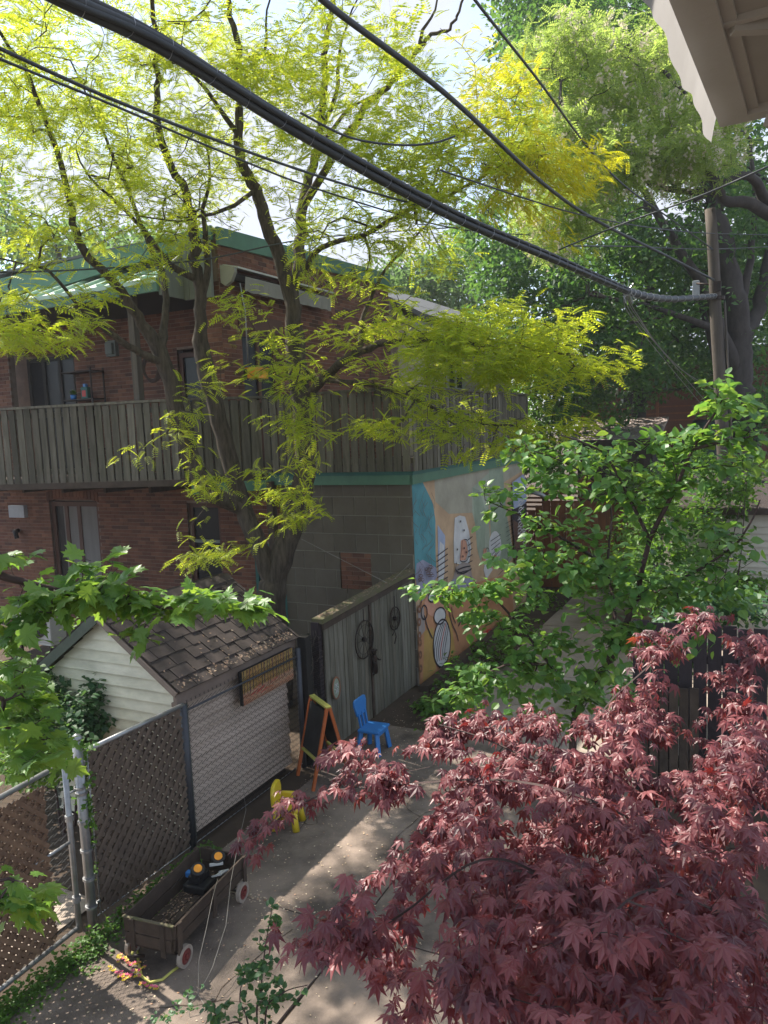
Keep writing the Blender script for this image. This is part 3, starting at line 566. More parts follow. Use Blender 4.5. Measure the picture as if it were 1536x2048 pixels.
shed.part('corner_trim', MB().box(SA0-.04, SA0+.07, SB1-.01, SB1+.055, 0, EZ-.03), M['trimgreen'])
shed.part('corner_trim', MB().box(SA0-.04, SA0+.06, SB0-.055, SB0+.02, 0, EZ-.03), M['trimgreen'])
shed.part('eave_board', MB().box(SA0-OV, SA1+OV, SB1+.06, SB1+.10, EZ-.16, EZ-.02), M['eavetrim'])
shed.part('soffit', MB().box(SA0-OV, SA1+OV, SB1+.03, SB1+.0598, EZ-.16, EZ-.12), M['eavetrim'])
def slope(sgn):
    lo = W3(0, BM+sgn*((SB1-SB0)/2+.11), EZ-.03); hi = W3(0, BM, PZ); d = nrm(hi-lo); return lo, hi, d, nrm(np.cross(A, d))*(1 if np.cross(A, d)[2] > 0 else -1), np.linalg.norm(hi-lo)
for sgn in (1, -1):
    lo, hi, d, nn, L = slope(sgn); rf = shed.part('roof_deck', MB().boxv(lo+A*(SA0-OV), A*(SA1-SA0+2*OV), d*L, nn*.025), M['oldwood'])
    shed.part('barge_board', MB().boxv(lo+A*(SA0-OV-.02)-nn*(.03 if sgn > 0 else .07), A*.019, d*L, nn*(.055 if sgn > 0 else .10)), M['eavetrim' if sgn > 0 else 'trimgreen'], rf)
    rows = 8; rh = L/rows; cw = .26
    for r_ in range(rows):
        x = SA0-OV+(-.13 if r_ % 2 else 0); 
        while x < SA1+OV:
            x0, x1 = max(x, SA0-OV), min(x+cw-.008, SA1+OV)
            if x1-x0 > .03:
                tilt = random.uniform(.004, .014); o = lo+A*x0+d*(r_*rh-.03+random.uniform(-.008, .008))+nn*(.037+tilt)
                top_ = d*(rh+.04)-nn*(.010+tilt)
                boxpiece(shed, 'shingle', M['shingle'], o, A*(x1-x0)+nn*random.uniform(-.006,.006), top_, nn*.011, rf)
            x += cw
x = SA0-OV
while x < SA1+OV-.05:
    x1 = min(x+.24, SA1+OV); mb = MB()
    for sgn in (1, -1):
        lo, hi, d, nn, L = slope(sgn); mb.boxv(hi+A*x-d*.12+nn*.052, A*(x1-x-.008), d*.125, nn*.012)
    shed.part('ridge_cap', mb, M['shingle']); x += .22
# leaf litter lying along the eave
mb = MB(); lo, hi, d, nn, L = slope(1)
for i in range(260):
    x = random.uniform(SA0-.1, SA1+.1); r_ = abs(random.gauss(0, .06)) if random.random() < .75 else random.uniform(0, L); c = lo+A*x+d*r_+nn*(.072+random.uniform(0, .012)); a1 = random.uniform(0, 6.28); s_ = random.uniform(.008, .022)
    u = (A*math.cos(a1)+d*math.sin(a1))*s_; v = (d*math.cos(a1)-A*math.sin(a1)+nn*random.uniform(-.5,.5))*s_*.6; mb.add([c-u, c-v, c+u, c+v], [(0,1,2,3)])
shed.part('leaf_litter', mb, M['litter'], kind='stuff')
# painting of autumn trees on the shed side
pt = Thing('autumn_woods_painting', W3(-4.2, -.22, 1.2), 'canvas painting of autumn trees hung on the fence by the shed', 'painting')
pa0, pa1, pb, pz0, pz1 = -4.45, -3.28, -.14, 1.10, 1.50
c0 = wallpt(482, 1345, pb); c1 = wallpt(583, 1288, pb); c2 = wallpt(482, 1415, pb); pa0, pa1, pz0, pz1 = c0[0], c1[0], c2[1], c0[1]
pt.part('canvas', MB().box(pa0, pa1, pb-.04, pb, pz0, pz1), M['black'])
M['autumn'] = surf('autumn', [(.33,.17,.05),(.33,.17,.05)], (.30,.23,.08), (7,7,7), 1, .7, .1, 6); M['autumnground'] = surf('autumnground', [(.34,.12,.06)], (.42,.30,.2), (3,3,22), 1, .7, .1)
pt.part('painted_sky', MB().box(pa0+.012, pa1, pb+.001, pb+.004, pz0+(pz1-pz0)*.35, pz1), M['autumn']); pt.part('painted_ground', MB().box(pa0+.012, pa1, pb+.001, pb+.004, pz0, pz0+(pz1-pz0)*.349), M['autumnground'])
for i in range(17):
    a = pa0+.03+(pa1-pa0-.06)*i/17+random.uniform(-.01,.01); w_ = random.choice([.008,.012,.02,.009]); pt.part('painted_trunk', MB().box(a, a+w_, pb+.0042, pb+.006, pz0+(pz1-pz0)*random.uniform(.22,.4), pz1), M['m_brown' if i % 3 else 'm_ink'])
for i in range(12):
    a = random.uniform(pa0+.05, pa1-.2); z = pz0+random.uniform(.02, .12); pt.part('painted_path', MB().slab([W3(a, pb+.005, z), W3(a+.14, pb+.005, z+.03), W3(a+.15, pb+.005, z+.045), W3(a, pb+.005, z+.012)], B, .0015), M['m_peach' if i % 2 else 'm_red'])
# ================================================================== chain link fence
def linkmesh(p0, p1, z0, z1, pitch=.062, r=.0026, wave=.006, n=3):
    p0 = np.asarray(p0, float); p1 = np.asarray(p1, float); L = np.linalg.norm(p1-p0); u = (p1-p0)/L; nn = np.cross(u, Z); mb = MB(); h = pitch/2
    k = int(L/pitch)
    for i in range(k+1):
        for sgn in (0,):
            pts = []; m = int((z1-z0)/h)
            for jj in range(m+1):
                x = i*pitch+(h if jj % 2 else -h)*.98; x = min(max(x, 0), L); pts.append(p0+u*x+Z*(z0+jj*h)+nn*(wave if (jj % 2) else -wave))
            mb.tube(pts, r, n, False)
    return mb
fence = Thing('chain_link_fence', W3(-5.2, -.12), 'chain link fence with brown privacy slats nearest us and bare black mesh by the shed', 'fence')
def post(t, name, p, r, h, mat, cap=True, z0=0):
    mb = MB().tube([p+Z*z0, p+Z*h], r, 14); o = t.part(name, mb, mat)
    if cap: t.part('post_cap', MB().tube([p+Z*h, p+Z*(h+.012), p+Z*(h+.035), p+Z*(h+.05)], [r*1.12, r*1.12, r*.75, r*.1], 14), mat, o)
    return o
def onfence(x, y): g = gr(x, y); return (g-K)@A, (g-K)@B
FA1 = -6.50; FB = -.10; FAd = -5.21; FE = -3.18
P1 = W3(FA1, FB); Pd = W3(FAd, FB-.02); Pe = W3(FE, FB-.02)
post(fence, 'post', P1, .040, 1.66, M['galv']); post(fence, 'post', Pd, .036, 1.50, M['greypost'], False); post(fence, 'post', Pe, .034, 1.50, M['greypost'], False)
fence.part('top_rail', MB().tube([P1+Z*1.53, Pd+Z*1.50], .022, 10), M['galv']); fence.part('top_rail', MB().tube([Pd+Z*1.43, Pe+Z*1.40], .012, 8), M['greypost'])
fence.part('bottom_wire', MB().tube([P1+Z*.08, Pd+Z*.06, Pe+Z*.06], .005, 5), M['galv'])
for z in (1.45, 1.2, .95, .7, .45, .2): fence.part('tension_band', MB().disc(P1+Z*z, Z, .050, .022, 16, .041).boxv(P1+A*.045+Z*(z-.01), A*.05, B*.006, Z*.02), M['galv'])
fence.part('tension_bar', MB().tube([P1+A*.09+Z*.08, P1+A*.09+Z*1.52], .007, 6), M['galv'])
fence.part('wire_mesh', linkmesh(P1+A*.07, Pd-A*.04, .06, 1.52, .062, .0028), M['blackwire'], kind='stuff')
fence.part('bare_mesh', linkmesh(Pd+A*.04, Pe-A*.02, .04, 1.50, .070, .0036), M['blackwire'], kind='stuff')
mb = MB()
for i in range(30): p = Pd+A*(.05+i*.065)+Z*1.50; mb.tube([p, p+A*.012+Z*.03], .0025, 3, False).tube([p+A*.01, p-A*.008+Z*.03], .0025, 3, False)
fence.part('wire_barbs', mb, M['blackwire'], kind='stuff')
def slats(t, p0, p1, z0, z1, mat, pitch, wd, name='slat', ang=-1, n_off=.0):
    """diagonal plastic slats woven through the mesh, clipped to the panel"""
    L = np.linalg.norm(p1-p0); u = (p1-p0)/L; nn = np.cross(u, Z); Hh = z1-z0; c = -Hh if ang > 0 else 0; cmax = L if ang > 0 else L+Hh; k = 0
    dg = pitch*math.sqrt(2); hw = wd*math.sqrt(2)/2
    while c < cmax:
        def clip(cc):                                   # the line x = cc + ang*z inside the panel
            zs = []
            za = 0 if True else 0
            pts = []
            z_lo = max(0, (0-cc)/ang if ang > 0 else (cc-L)) ; z_hi = min(Hh, (L-cc) if ang > 0 else cc)
            return (z_lo, z_hi) if z_hi-z_lo > .02 else None
        r1 = clip(c)
        if r1:
            zlo, zhi = r1; a = p0+u*(c+ang*zlo)+Z*(z0+zlo); b = p0+u*(c+ang*zhi)+Z*(z0+zhi); d = b-a
            sd = nrm(u*1-Z*ang)*wd; off = nn*((.007 if k % 2 else -.007)+n_off+random.uniform(-.002,.002))
            boxpiece(t, name, mat, a-sd/2+off, sd, nn*.0025, d)
        c += dg*random.uniform(.97, 1.03); k += 1
slats(fence, P1+A*.10, Pd-A*.05, .09, 1.50, M['slat'], .040, .0355, 'slat', -1)
slats(fence, P1+A*.10, Pd-A*.05, .09, 1.50, M['slat'], .042, .0355, 'cross_slat', 1, .007)
# gate
gate = Thing('chain_link_gate', W3(-7.4, -.1), 'chain link gate with reddish brown privacy slats at the left edge', 'gate')
Q1 = W3(-6.64, FB); Q0 = W3(-7.95, -.06); Q00 = W3(-9.4, -.02)
post(gate, 'frame_upright', Q1, .024, 1.60, M['galv'], True, .06); post(gate, 'frame_upright', Q0-A*.0, .024, 1.52, M['galv'], False, .05)
gate.part('frame_rail', MB().tube([Q1+Z*1.52, Q0+Z*1.49, Q00+Z*1.49], .021, 10).tube([Q1+Z*.85, Q1-A*.35+Z*.84], .014, 8).tube([Q1+Z*.10, Q0+Z*.08, Q00+Z*.08], .02, 10), M['galv'])
gate.part('wire_mesh', linkmesh(Q0, Q1-A*.02, .10, 1.50, .062, .0028), M['blackwire'], kind='stuff'); gate.part('wire_mesh_end', linkmesh(Q00, Q0, .10, 1.50, .062, .0028), M['blackwire'], kind='stuff')
slats(gate, Q0+A*.04, Q1-A*.22, .13, 1.42, M['slatred'], .040, .0355, 'slat', 1)
slats(gate, Q0+A*.04, Q1-A*.22, .13, 1.42, M['slatred'], .042, .0355, 'cross_slat', -1, .007)
gate.part('latch', MB().tube([Q1+Z*1.25, Q1+A*.12+Z*1.25], .008, 6).disc(Q1+A*.13+Z*1.25, Z, .048, .02, 14, .042), M['galv'])
gate.part('hinge', MB().disc(Q1+Z*.35, Z, .034, .05, 12, .025).disc(Q1+Z*1.05, Z, .034, .05, 12, .025), M['galv'])
# dark corner between shed and board gate
dk = Thing('netted_post_panel', W3(-2.95, -.1), 'dark post and netting filling the gap between the shed and the board gate', 'panel')
dk.part('post', MB().box(-3.12, -3.0, -.16, -.04, 0, 1.62), M['dark']); dk.part('post', MB().box(-2.82, -2.74, -.15, -.05, 0, 1.72), M['darkwood'])
dk.part('panel', MB().box(-3.0, -2.82, -.20, -.17, 0, 1.58), M['dark']); dk.part('netting', linkmesh(W3(-3.02, -.03), W3(-2.74, -.03), .05, 1.6, .05, .003), M['blackwire'], kind='stuff')
mb = MB()
for i in range(26):
    p = W3(random.uniform(-3.05,-2.75), -.02, random.uniform(.1, 1.6)); q = p+A*random.uniform(-.1,.1)+Z*random.uniform(-.2,.25); mb.tube([p, (p+q)/2+B*.02, q], .004, 3, False)
dk.part('dead_vine', mb, M['pole'])
# ================================================================== board gate
bg_ = Thing('board_gate', W3(-1.4, -.05), 'weathered grey board gate and fence hung with wire wheels beside the mural', 'gate')
x = -2.70
while x < -.03:
    w_ = random.choice([.105, .12, .095, .13]); w_ = min(w_, -.01-x); zt = 1.72+(x+2.70)/2.7*.12+random.uniform(-.01, .01)
    boxpiece(bg_, 'board', M['gatewood'], W3(x, -.06+random.uniform(0, .010), .03), A*(w_-.013), B*.022, Z*(zt-.03)); x += w_
bg_.part('cap_rail', MB().boxv(W3(-2.78, -.16, 1.70), W3(0, 0, 0)-W3(-2.76, 0, 0)+Z*.125, B*.16, Z*.06), M['mosswood'])
bg_.part('face_rail', MB().boxv(W3(-2.76, -.03, 1.62), W3(0, 0)-W3(-2.74, 0)+Z*.12, B*.035, Z*.08), M['oldwood'])
bg_.part('post', MB().box(-2.73, -2.62, -.19, -.085, 0, 1.70), M['oldwood'])
bg_.part('post', MB().box(-.12, -.015, -.19, -.085, 0, 1.85), M['oldwood'])
bg_.part('seam_strip', MB().box(-1.52, -1.47, -.03, -.012, .03, 1.66), M['oldwood'])
bg_.part('latch', MB().tube([W3(-.86, .0, 1.05), W3(-.84, .03, 1.12), W3(-.80, .03, 1.02), W3(-.84, .02, .92)], .008, 6), M['iron'])
mb = MB()
for i in range(330):
    a = random.uniform(-2.75, 0); s_ = random.uniform(.008, .02); c = W3(a, random.uniform(-.15, .0), 1.765+(a+2.75)/2.75*.125+random.uniform(0,.01)); t_ = random.uniform(0, 6.28); u = (A*math.cos(t_)+B*math.sin(t_))*s_; v = (B*math.cos(t_)-A*math.sin(t_)+Z*.4)*s_*.6; mb.add([c-u, c-v, c+u, c+v], [(0,1,2,3)])
bg_.part('moss_and_litter', mb, M['litter'], kind='stuff')
def wheel_ring(label, x, y, r, spokes, b=.01):
    a, z = wallpt(x, y, b); c = W3(a, b, z); t = Thing('wire_wheel', c-Z*r, label, 'wheel ornament', 'wire wheels hung on the board gate')
    t.part('rim', MB().tube([c+A*r*math.cos(q)+Z*r*math.sin(q) for q in np.linspace(0, 2*math.pi, 29)], .010, 6, False), M['iron'])
    t.part('inner_ring', MB().tube([c+A*r*.78*math.cos(q)+Z*r*.78*math.sin(q) for q in np.linspace(0, 2*math.pi, 25)], .004, 4, False), M['iron'])
    t.part('hub', MB().disc(c, B, .03, .05, 12), M['iron'])
    for k in range(spokes): q = k*2*math.pi/spokes; t.part('spoke', MB().tube([c, c+A*r*math.cos(q)+Z*r*math.sin(q)], .004, 4, False), M['iron'])
    t.part('hook', MB().tube([c+Z*r, c+Z*(r+.06), c+Z*(r+.17)], .006, 5), M['iron']); return t
wheel_ring('larger black wire wheel, nearer us, hung on the board gate above the figurine', 729, 1279, .26, 10); wheel_ring('smaller black wire wheel hung high on the board gate close to the mural', 790, 1237, .17, 8)
# small iron figure
a, z = wallpt(749, 1322, .03); c = W3(a, .03, z); t = Thing('iron_figurine', c-Z*.19, 'small dark iron figurine fixed to the board gate below the large wire wheel', 'figurine')
t.part('body', MB().tube([c-Z*.18, c-Z*.12+A*.01, c, c+Z*.07, c+Z*.10], [.035, .045, .04, .045, .02], 10).tube([c+Z*.05-A*.03, c+Z*.0-A*.08+B*.03, c-Z*.02-A*.03+B*.05], .013, 6).tube([c+Z*.05+A*.03, c+Z*.0+A*.08+B*.03, c-Z*.0+A*.1+B*.05], .013, 6).tube([c-Z*.18-A*.05, c-Z*.17, c-Z*.18+A*.07], .016, 6), M['iron'])
t.part('head', MB().tube([c+Z*.09, c+Z*.12, c+Z*.155, c+Z*.18], [.02, .035, .034, .008], 10).disc(c+Z*.155, Z, .05, .008, 12), M['iron'])
a, z = wallpt(672, 1376, .01); c = W3(a, .015, z); t = Thing('oval_plaque', c-Z*.13, 'oval green plaque with a brown rim at the near end of the board gate', 'plaque')
t.part('plate', MB().add([c+A*.085*math.cos(q)+Z*.13*math.sin(q) for q in np.linspace(0, 2*math.pi, 21)[:-1]]+[c-B*.01+A*.085*math.cos(q)+Z*.13*math.sin(q) for q in np.linspace(0, 2*math.pi, 21)[:-1]], [tuple(range(20))[::-1]]+[(i, (i+1)%20, 20+(i+1)%20, 20+i) for i in range(20)]), M['m_sage'])
t.part('rim', MB().tube([c+A*.09*math.cos(q)+Z*.14*math.sin(q) for q in np.linspace(0, 2*math.pi, 25)], .012, 6, False), M['m_rust'])
for k in range(6): q0 = k*1.05; t.part('motif', MB().tube([c+B*.004+A*.045*math.cos(q0)+Z*.07*math.sin(q0), c+B*.006+A*.02*math.cos(q0+.7)+Z*.03*math.sin(q0+.7)], .006, 4), M['m_white'])
# ================================================================== blue chair
def frame_at(p, yaw): f_ = np.array([math.sin(yaw), math.cos(yaw), 0]); return np.array(p, float), f_, np.array([f_[1], -f_[0], 0])
p, fw_, rt = frame_at([*gr(748, 1500)[:2], 0], math.radians(115)); 
bc = Thing('childs_chair', p, 'blue plastic child chair by the board gate', 'chair')
def lb(x0, x1, y0, y1, z0, z1): return MB().boxv(p+rt*x0+fw_*y0+Z*z0, rt*(x1-x0), fw_*(y1-y0), Z*(z1-z0))
bc.part('seat', lb(-.17, .17, -.14, .16, .28, .315), M['blue'], bev=.012)
for sx in (-1, 1):
    for sy in (-1, 1):
        t0 = p+rt*sx*.13+fw_*(sy*.11); t1 = p+rt*sx*.165+fw_*(sy*.145); bc.part('leg', MB().bar(t1, t0+Z*.28, .055, .055), M['blue'], bev=.008)
for sx in (-.085, 0, .085): bc.part('back_rod', MB().bar(p+rt*sx-fw_*.125+Z*.315, p+rt*sx*1.1-fw_*.155+Z*.50, .03, .024, fw_), M['blue'])
mb = MB().slab([p+rt*x_+Z*z_-fw_*(.145+.12*(z_-.46)) for x_, z_ in ((-.12,.46),(.12,.46),(.165,.60),(.155,.66),(.12,.675),(-.12,.675),(-.155,.66),(-.165,.60))], -fw_, .028); bc.part('backrest', mb, M['blue'], bev=.008)
bc.part('apron', lb(-.13, .13, -.12, -.10, .24, .279).boxv(p-rt*.13+fw_*.12+Z*.24, rt*.26, fw_*.02, Z*.039), M['blue'])
# ================================================================== yellow toy seat
p, fw_, rt = frame_at([*gr(578, 1650)[:2], 0], math.radians(100))
yc = Thing('toddler_chair', p, 'chunky yellow plastic toddler chair beside the chain link fence', 'chair')
yc.part('seat', lb(-.13, .13, -.12, .14, .19, .24), M['yellow'], bev=.018)
for sx in (-1, 1):
    for sy in (-1, 1): yc.part('leg', MB().tube([p+rt*sx*.12+fw_*(sy*.115), p+rt*sx*.105+fw_*(sy*.10)+Z*.10, p+rt*sx*.10+fw_*(sy*.09)+Z*.20], [.038, .036, .040], 10), M['yellow'])
yc.part('armrest', lb(-.15, -.11, -.11, .10, .24, .31), M['yellow'], bev=.015); yc.part('armrest', lb(.11, .15, -.11, .10, .24, .31), M['yellow'], bev=.015)
yc.part('backrest', MB().slab([p+rt*x_+Z*z_-fw_*.10 for x_, z_ in ((-.12,.24),(.12,.24),(.13,.38),(.10,.45),(.05,.475),(-.05,.475),(-.10,.45),(-.13,.38))], -fw_, .045), M['yellow'], bev=.015)
# ================================================================== easel
p, fw_, rt = frame_at([*gr(648, 1556)[:2], 0], math.radians(62))
es = Thing('chalkboard_easel', p, 'childs folding chalkboard easel with orange legs and yellow rails', 'easel')
EH = .94; wE = .235
for s_ in (-1, 1):
    fr = es.part('frame', MB().bar(p-rt*wE+fw_*s_*.24, p-rt*wE+fw_*s_*.015+Z*EH, .028, .035, fw_).bar(p+rt*wE+fw_*s_*.24, p+rt*wE+fw_*s_*.015+Z*EH, .028, .035, fw_), M['orange'])
    pt_ = lambda x_, z_: p+rt*x_+fw_*s_*(.24-.225*z_/EH)+Z*z_
    es.part('board', MB().slab([pt_(-wE+.016, .36), pt_(wE-.016, .36), pt_(wE-.016, EH-.05), pt_(-wE+.016, EH-.05)], fw_*s_, .008), M['chalk'])
    es.part('top_rail', MB().bar(pt_(-wE-.014, EH), pt_(wE+.014, EH), .022, .035, fw_), M['yellowrail']); es.part('lower_rail', MB().bar(pt_(-wE+.014, .33), pt_(wE-.014, .33), .02, .035, fw_), M['yellowrail'])
es.part('tray', MB().boxv(p-rt*(wE-.02)+fw_*.16+Z*.30, rt*(2*wE-.04), fw_*.09, Z*.02), M['yellowrail'])
es.part('chalk_eraser', MB().boxv(p+rt*.05+fw_*.18+Z*.321, rt*.1, fw_*.04, Z*.03), M['whiteplastic'])
# ================================================================== wagon
w0 = gr(357, 1935); w1 = gr(475, 1803); fw_ = nrm(w1-w0); rt = np.array([fw_[1], -fw_[0], 0]); org = w0-rt*.20-fw_*.06; org[2] = 0
wg = Thing('wooden_wagon', org, 'old weathered wooden wagon with red hubbed wheels beside the slatted fence', 'wagon')
def wb(x0, x1, y0, y1, z0, z1): return MB().boxv(org+rt*x0+fw_*y0+Z*z0, rt*(x1-x0), fw_*(y1-y0), Z*(z1-z0))
WL = 1.02; WW = .195
for i in range(5): x0 = -WW+.012+i*(2*WW-.024)/5; wg.part('floor_plank', wb(x0, x0+(2*WW-.024)/5-.010, -.0, WL, .175, .193), M['oldwood'])
for k, (z0, z1) in enumerate(((.178, .268), (.278, .385))):
    e = .018*(k+1)
    for s_ in (-1, 1): wg.part('side_board', MB().boxv(org+rt*(s_*(WW+e*.6))-fw_*.0+Z*z0, rt*s_*.016, fw_*WL, Z*(z1-z0)+rt*s_*.012), M['oldwood'])
    for y0 in (-.018, WL+.002): wg.part('end_board', wb(-WW-e*.6, WW+e*.6, y0, y0+.016, z0, z1), M['oldwood'])
for s_ in (-1, 1):
    for y0 in (.02, .5, .98): wg.part('stake', MB().boxv(org+rt*(s_*(WW+.040))+fw_*y0+Z*.13, rt*s_*.016, fw_*.045, Z*.262+rt*s_*.012), M['oldwood'])
    for y0 in (-.036, WL+.020): wg.part('stake', wb(s_*.14-.02, s_*.14+.02, y0, y0+.016, .13, .392), M['oldwood'])
wg.part('rim_trim', wb(-WW-.04, WW+.04, -.022, .004, .386, .394), M['mosswood'])
for y0 in (.09, .95):
    wg.part('axle', MB().tube([org-rt*.225+fw_*y0+Z*.085, org+rt*.225+fw_*y0+Z*.085], .010, 8), M['iron']); wg.part('bolster', wb(-.17, .17, y0-.03, y0+.03, .10, .174), M['oldwood'])
    for s_ in (-1, 1):
        c = org+rt*s_*.245+fw_*y0+Z*.085; wh = wg.part('wheel', MB().disc(c, rt, .086, .032, 28, .060), M['tyre'])
        wg.part('hub', MB().disc(c, rt, .0595, .022, 24).disc(c+rt*s_*.014, rt, .045, .010, 20, .03).disc(c+rt*s_*.016, rt, .016, .02, 12), M['redhub'], wh)
wg.part('drawbar', MB().tube([org-fw_*.02+Z*.1-rt*.05, org-fw_*.08+Z*.13-rt*.1], .014, 6), M['iron'])
mb = MB()
for i in range(260):
    c = org+rt*random.uniform(-.19, .19 if random.random() < .4 else 0)+fw_*random.uniform(.03, 1.0)+Z*(.196+random.uniform(0, .008)); t_ = random.uniform(0, 6.28); s_ = random.uniform(.006, .014); u = (A*math.cos(t_)+B*math.sin(t_))*s_; v = (B*math.cos(t_)-A*math.sin(t_)+Z*.3)*s_*.6; mb.add([c-u, c-v, c+u, c+v], [(0,1,2,3)])
wg.part('leaf_litter', mb, M['litter'], kind='stuff')
# toy truck lying on its side in the wagon
c = org+rt*.0+fw_*.74+Z*.30; ty = Thing('toy_truck', c-Z*.1, 'black plastic toy truck with orange hubs tipped over in the wooden wagon', 'toy')
ty.part('body', MB().boxv(c-rt*.15-fw_*.10-Z*.10, rt*.22, fw_*.20, Z*.07).boxv(c-rt*.12-fw_*.06-Z*.03, rt*.12, fw_*.16, Z*.06), M['black'], bev=.012)
for q in (c-rt*.04-fw_*.02+Z*.07, c+rt*.03+fw_*.19+Z*.075):
    wh = ty.part('wheel', MB().disc(q, Z*.8+rt*.35-fw_*.35, .062, .07, 20), M['black'], bev=.006); ty.part('hub', MB().disc(q+nrm(Z*.8+rt*.35-fw_*.35)*.037, Z*.8+rt*.35-fw_*.35, .036, .012, 16), M['orangebright'], wh)
ty.part('ladder', MB().bar(c+rt*.06+fw_*.04+Z*.0, c+rt*.17+fw_*.02+Z*.05, .012, .012).bar(c+rt*.08+fw_*.12+Z*.0, c+rt*.19+fw_*.10+Z*.05, .012, .012).bar(c+rt*.10+fw_*.035+Z*.015, c+rt*.12+fw_*.115+Z*.015, .012, .012).bar(c+rt*.145+fw_*.025+Z*.035, c+rt*.165+fw_*.105+Z*.035, .012, .012).bar(c-rt*.0+fw_*.10+Z*.06, c+rt*.10+fw_*.16+Z*.06, .02, .02), M['whiteplastic'])
ty.part('cab', MB().boxv(c-rt*.19+fw_*.0-Z*.03, rt*.05, fw_*.05, Z*.05), M['blue'], bev=.008)
# garland, hose and cords on the ground
def onground(pts, z=.012): return [np.array([*gr(x, y)[:2], z]) for x, y in pts]
single('yellow_hose', MB().tube([org+Z*.13-rt*.13-fw_*.06]+onground([(272,1885),(277,1925),(283,1955),(300,1968),(325,1962),(345,1945),(360,1935)]), .011, 6), M['yellowrail'], onground([(272,1885)])[0], 'thin yellow hose trailing from the wooden wagon across the concrete', 'hose')
M['m_pinkish'] = surf('pink_petal', [(.75,.13,.24)], (.5,.1,.15), (9,9,9), .3, .6)
gl = Thing('flower_garland', onground([(250,1950)])[0], 'tangled pink and yellow flower garland lying on the concrete near the wagon', 'garland')
for k, path in enumerate(([(218,1942),(235,1952),(255,1955),(275,1950),(290,1938)], [(232,1958),(250,1965),(262,1958),(285,1960)], [(236,1930),(240,1915),(250,1925),(262,1935),(282,1935)], [(280,1972),(300,1980),(318,1985)])):
    P = onground(path, .02)
    for i in range(len(P)-1):
        for j in range(7):
            q = P[i]+(P[i+1]-P[i])*j/7+np.array([random.uniform(-.015,.015), random.uniform(-.015,.015), random.uniform(0,.012)]); mb = MB()
            for m in range(5):
                t_ = m*1.2566+j; d = np.array([math.cos(t_), math.sin(t_), .5]); s2 = np.cross(d, Z)*.5; mb.add([q, q+d*.009+s2*.010, q+d*.017, q+d*.009-s2*.010], [(0,1,2,3)])
            gl.part('blossom', mb, M['yellow' if random.random() < .55 else 'm_pinkish'])
c0 = org+rt*.225+fw_*.62+Z*.40
single('cord', MB().tube([c0]+[px(x, y, Yd) for x, y, Yd in ((424,1800,5.75),(412,1860,5.5),(398,1920,5.3))]+onground([(396,1990),(408,2010),(400,2030),(380,2036),(376,2015),(396,1992)], .006), .0019, 5), M['rope'], c0*[1,1,0], 'thin pale cord hanging over the wagon side down to a loop on the concrete', 'cord')
c0 = px(512, 1500, 7.4)
single('cord', MB().tube([W3(-4.55, -.06, 1.30), px(492, 1620, 7.0), px(478, 1680, 6.5), px(462, 1760, 6.0), px(452, 1850, 5.6), px(425, 1935, 5.3)]+onground([(397,1990)], .006), .0019, 5), M['rope'], gr(462, 1800)*[1,1,0], 'thin pale cord running from the fence above the toddler chair to the concrete', 'cord')
single('washing_line', MB().tube([px(603, 1078, 11.3), W3(-.9, .0, 1.83), W3(-.05, -.05, 1.98)], .004, 4), M['rope'], px(603, 1078, 11.3)*[1,1,0]+[0,0,1.9], 'pale line stretched from the tree trunk to the top of the board gate', 'line')
# ================================================================== right side and lane end
sh = Thing('beige_garage', px(1480, 1130, 13.6)*[1,1,0], 'beige clapboard garage half hidden by climbing leaves at the right edge', 'garage')
c = px(1400, 1085, 13.4); ga, gb = (c-K)@A, (c-K)@B
sh.part('wall', MB().box(ga, ga+3, gb-.6, gb+5, 0, 2.42), M['beigesiding'])
for i in range(20): sh.part('siding_board', MB().slab([W3(ga, gb-.6, .05+i*.117)-A*.040, W3(ga, gb+5, .05+i*.117)-A*.040, W3(ga, gb+5, .17+i*.117)-A*.004, W3(ga, gb-.6, .17+i*.117)-A*.004], A, .01), M['beigesiding'])
sh.part('roof', MB().slab([W3(ga-.2, gb-.7, 2.42), W3(ga-.2, gb+5.2, 2.42), W3(ga+3, gb+5.2, 2.9), W3(ga+3, gb-.7, 2.9)], Z, .06), M['shingle']); sh.part('roof_edge', MB().box(ga-.23, ga-.2, gb-.7, gb+5.2, 2.38, 2.49), M['oldwood'])
c = px(1441, 1078, 12.9); t = Thing('meter_box', c*[1,1,0]+[0,0,1.8], 'grey metal electric meter box fixed to the beige garage amid climbing leaves', 'meter'); ma, mb_ = (c-K)@A, (c-K)@B
ma = ga-.14; t.part('box', MB().box(ma, ma+.11, mb_-.10, mb_+.06, c[2]-.15, c[2]+.12), M['greybox'], bev=.01); t.part('conduit', MB().tube([W3(ma+.05, mb_+.0, c[2]-.15), W3(ma+.05, mb_+.0, c[2]-.6)], .02, 6), M['greybox']); t.part('cover', MB().box(ma-.02, ma-.001, mb_-.07, mb_+.03, c[2]-.08, c[2]+.06), M['galv'])
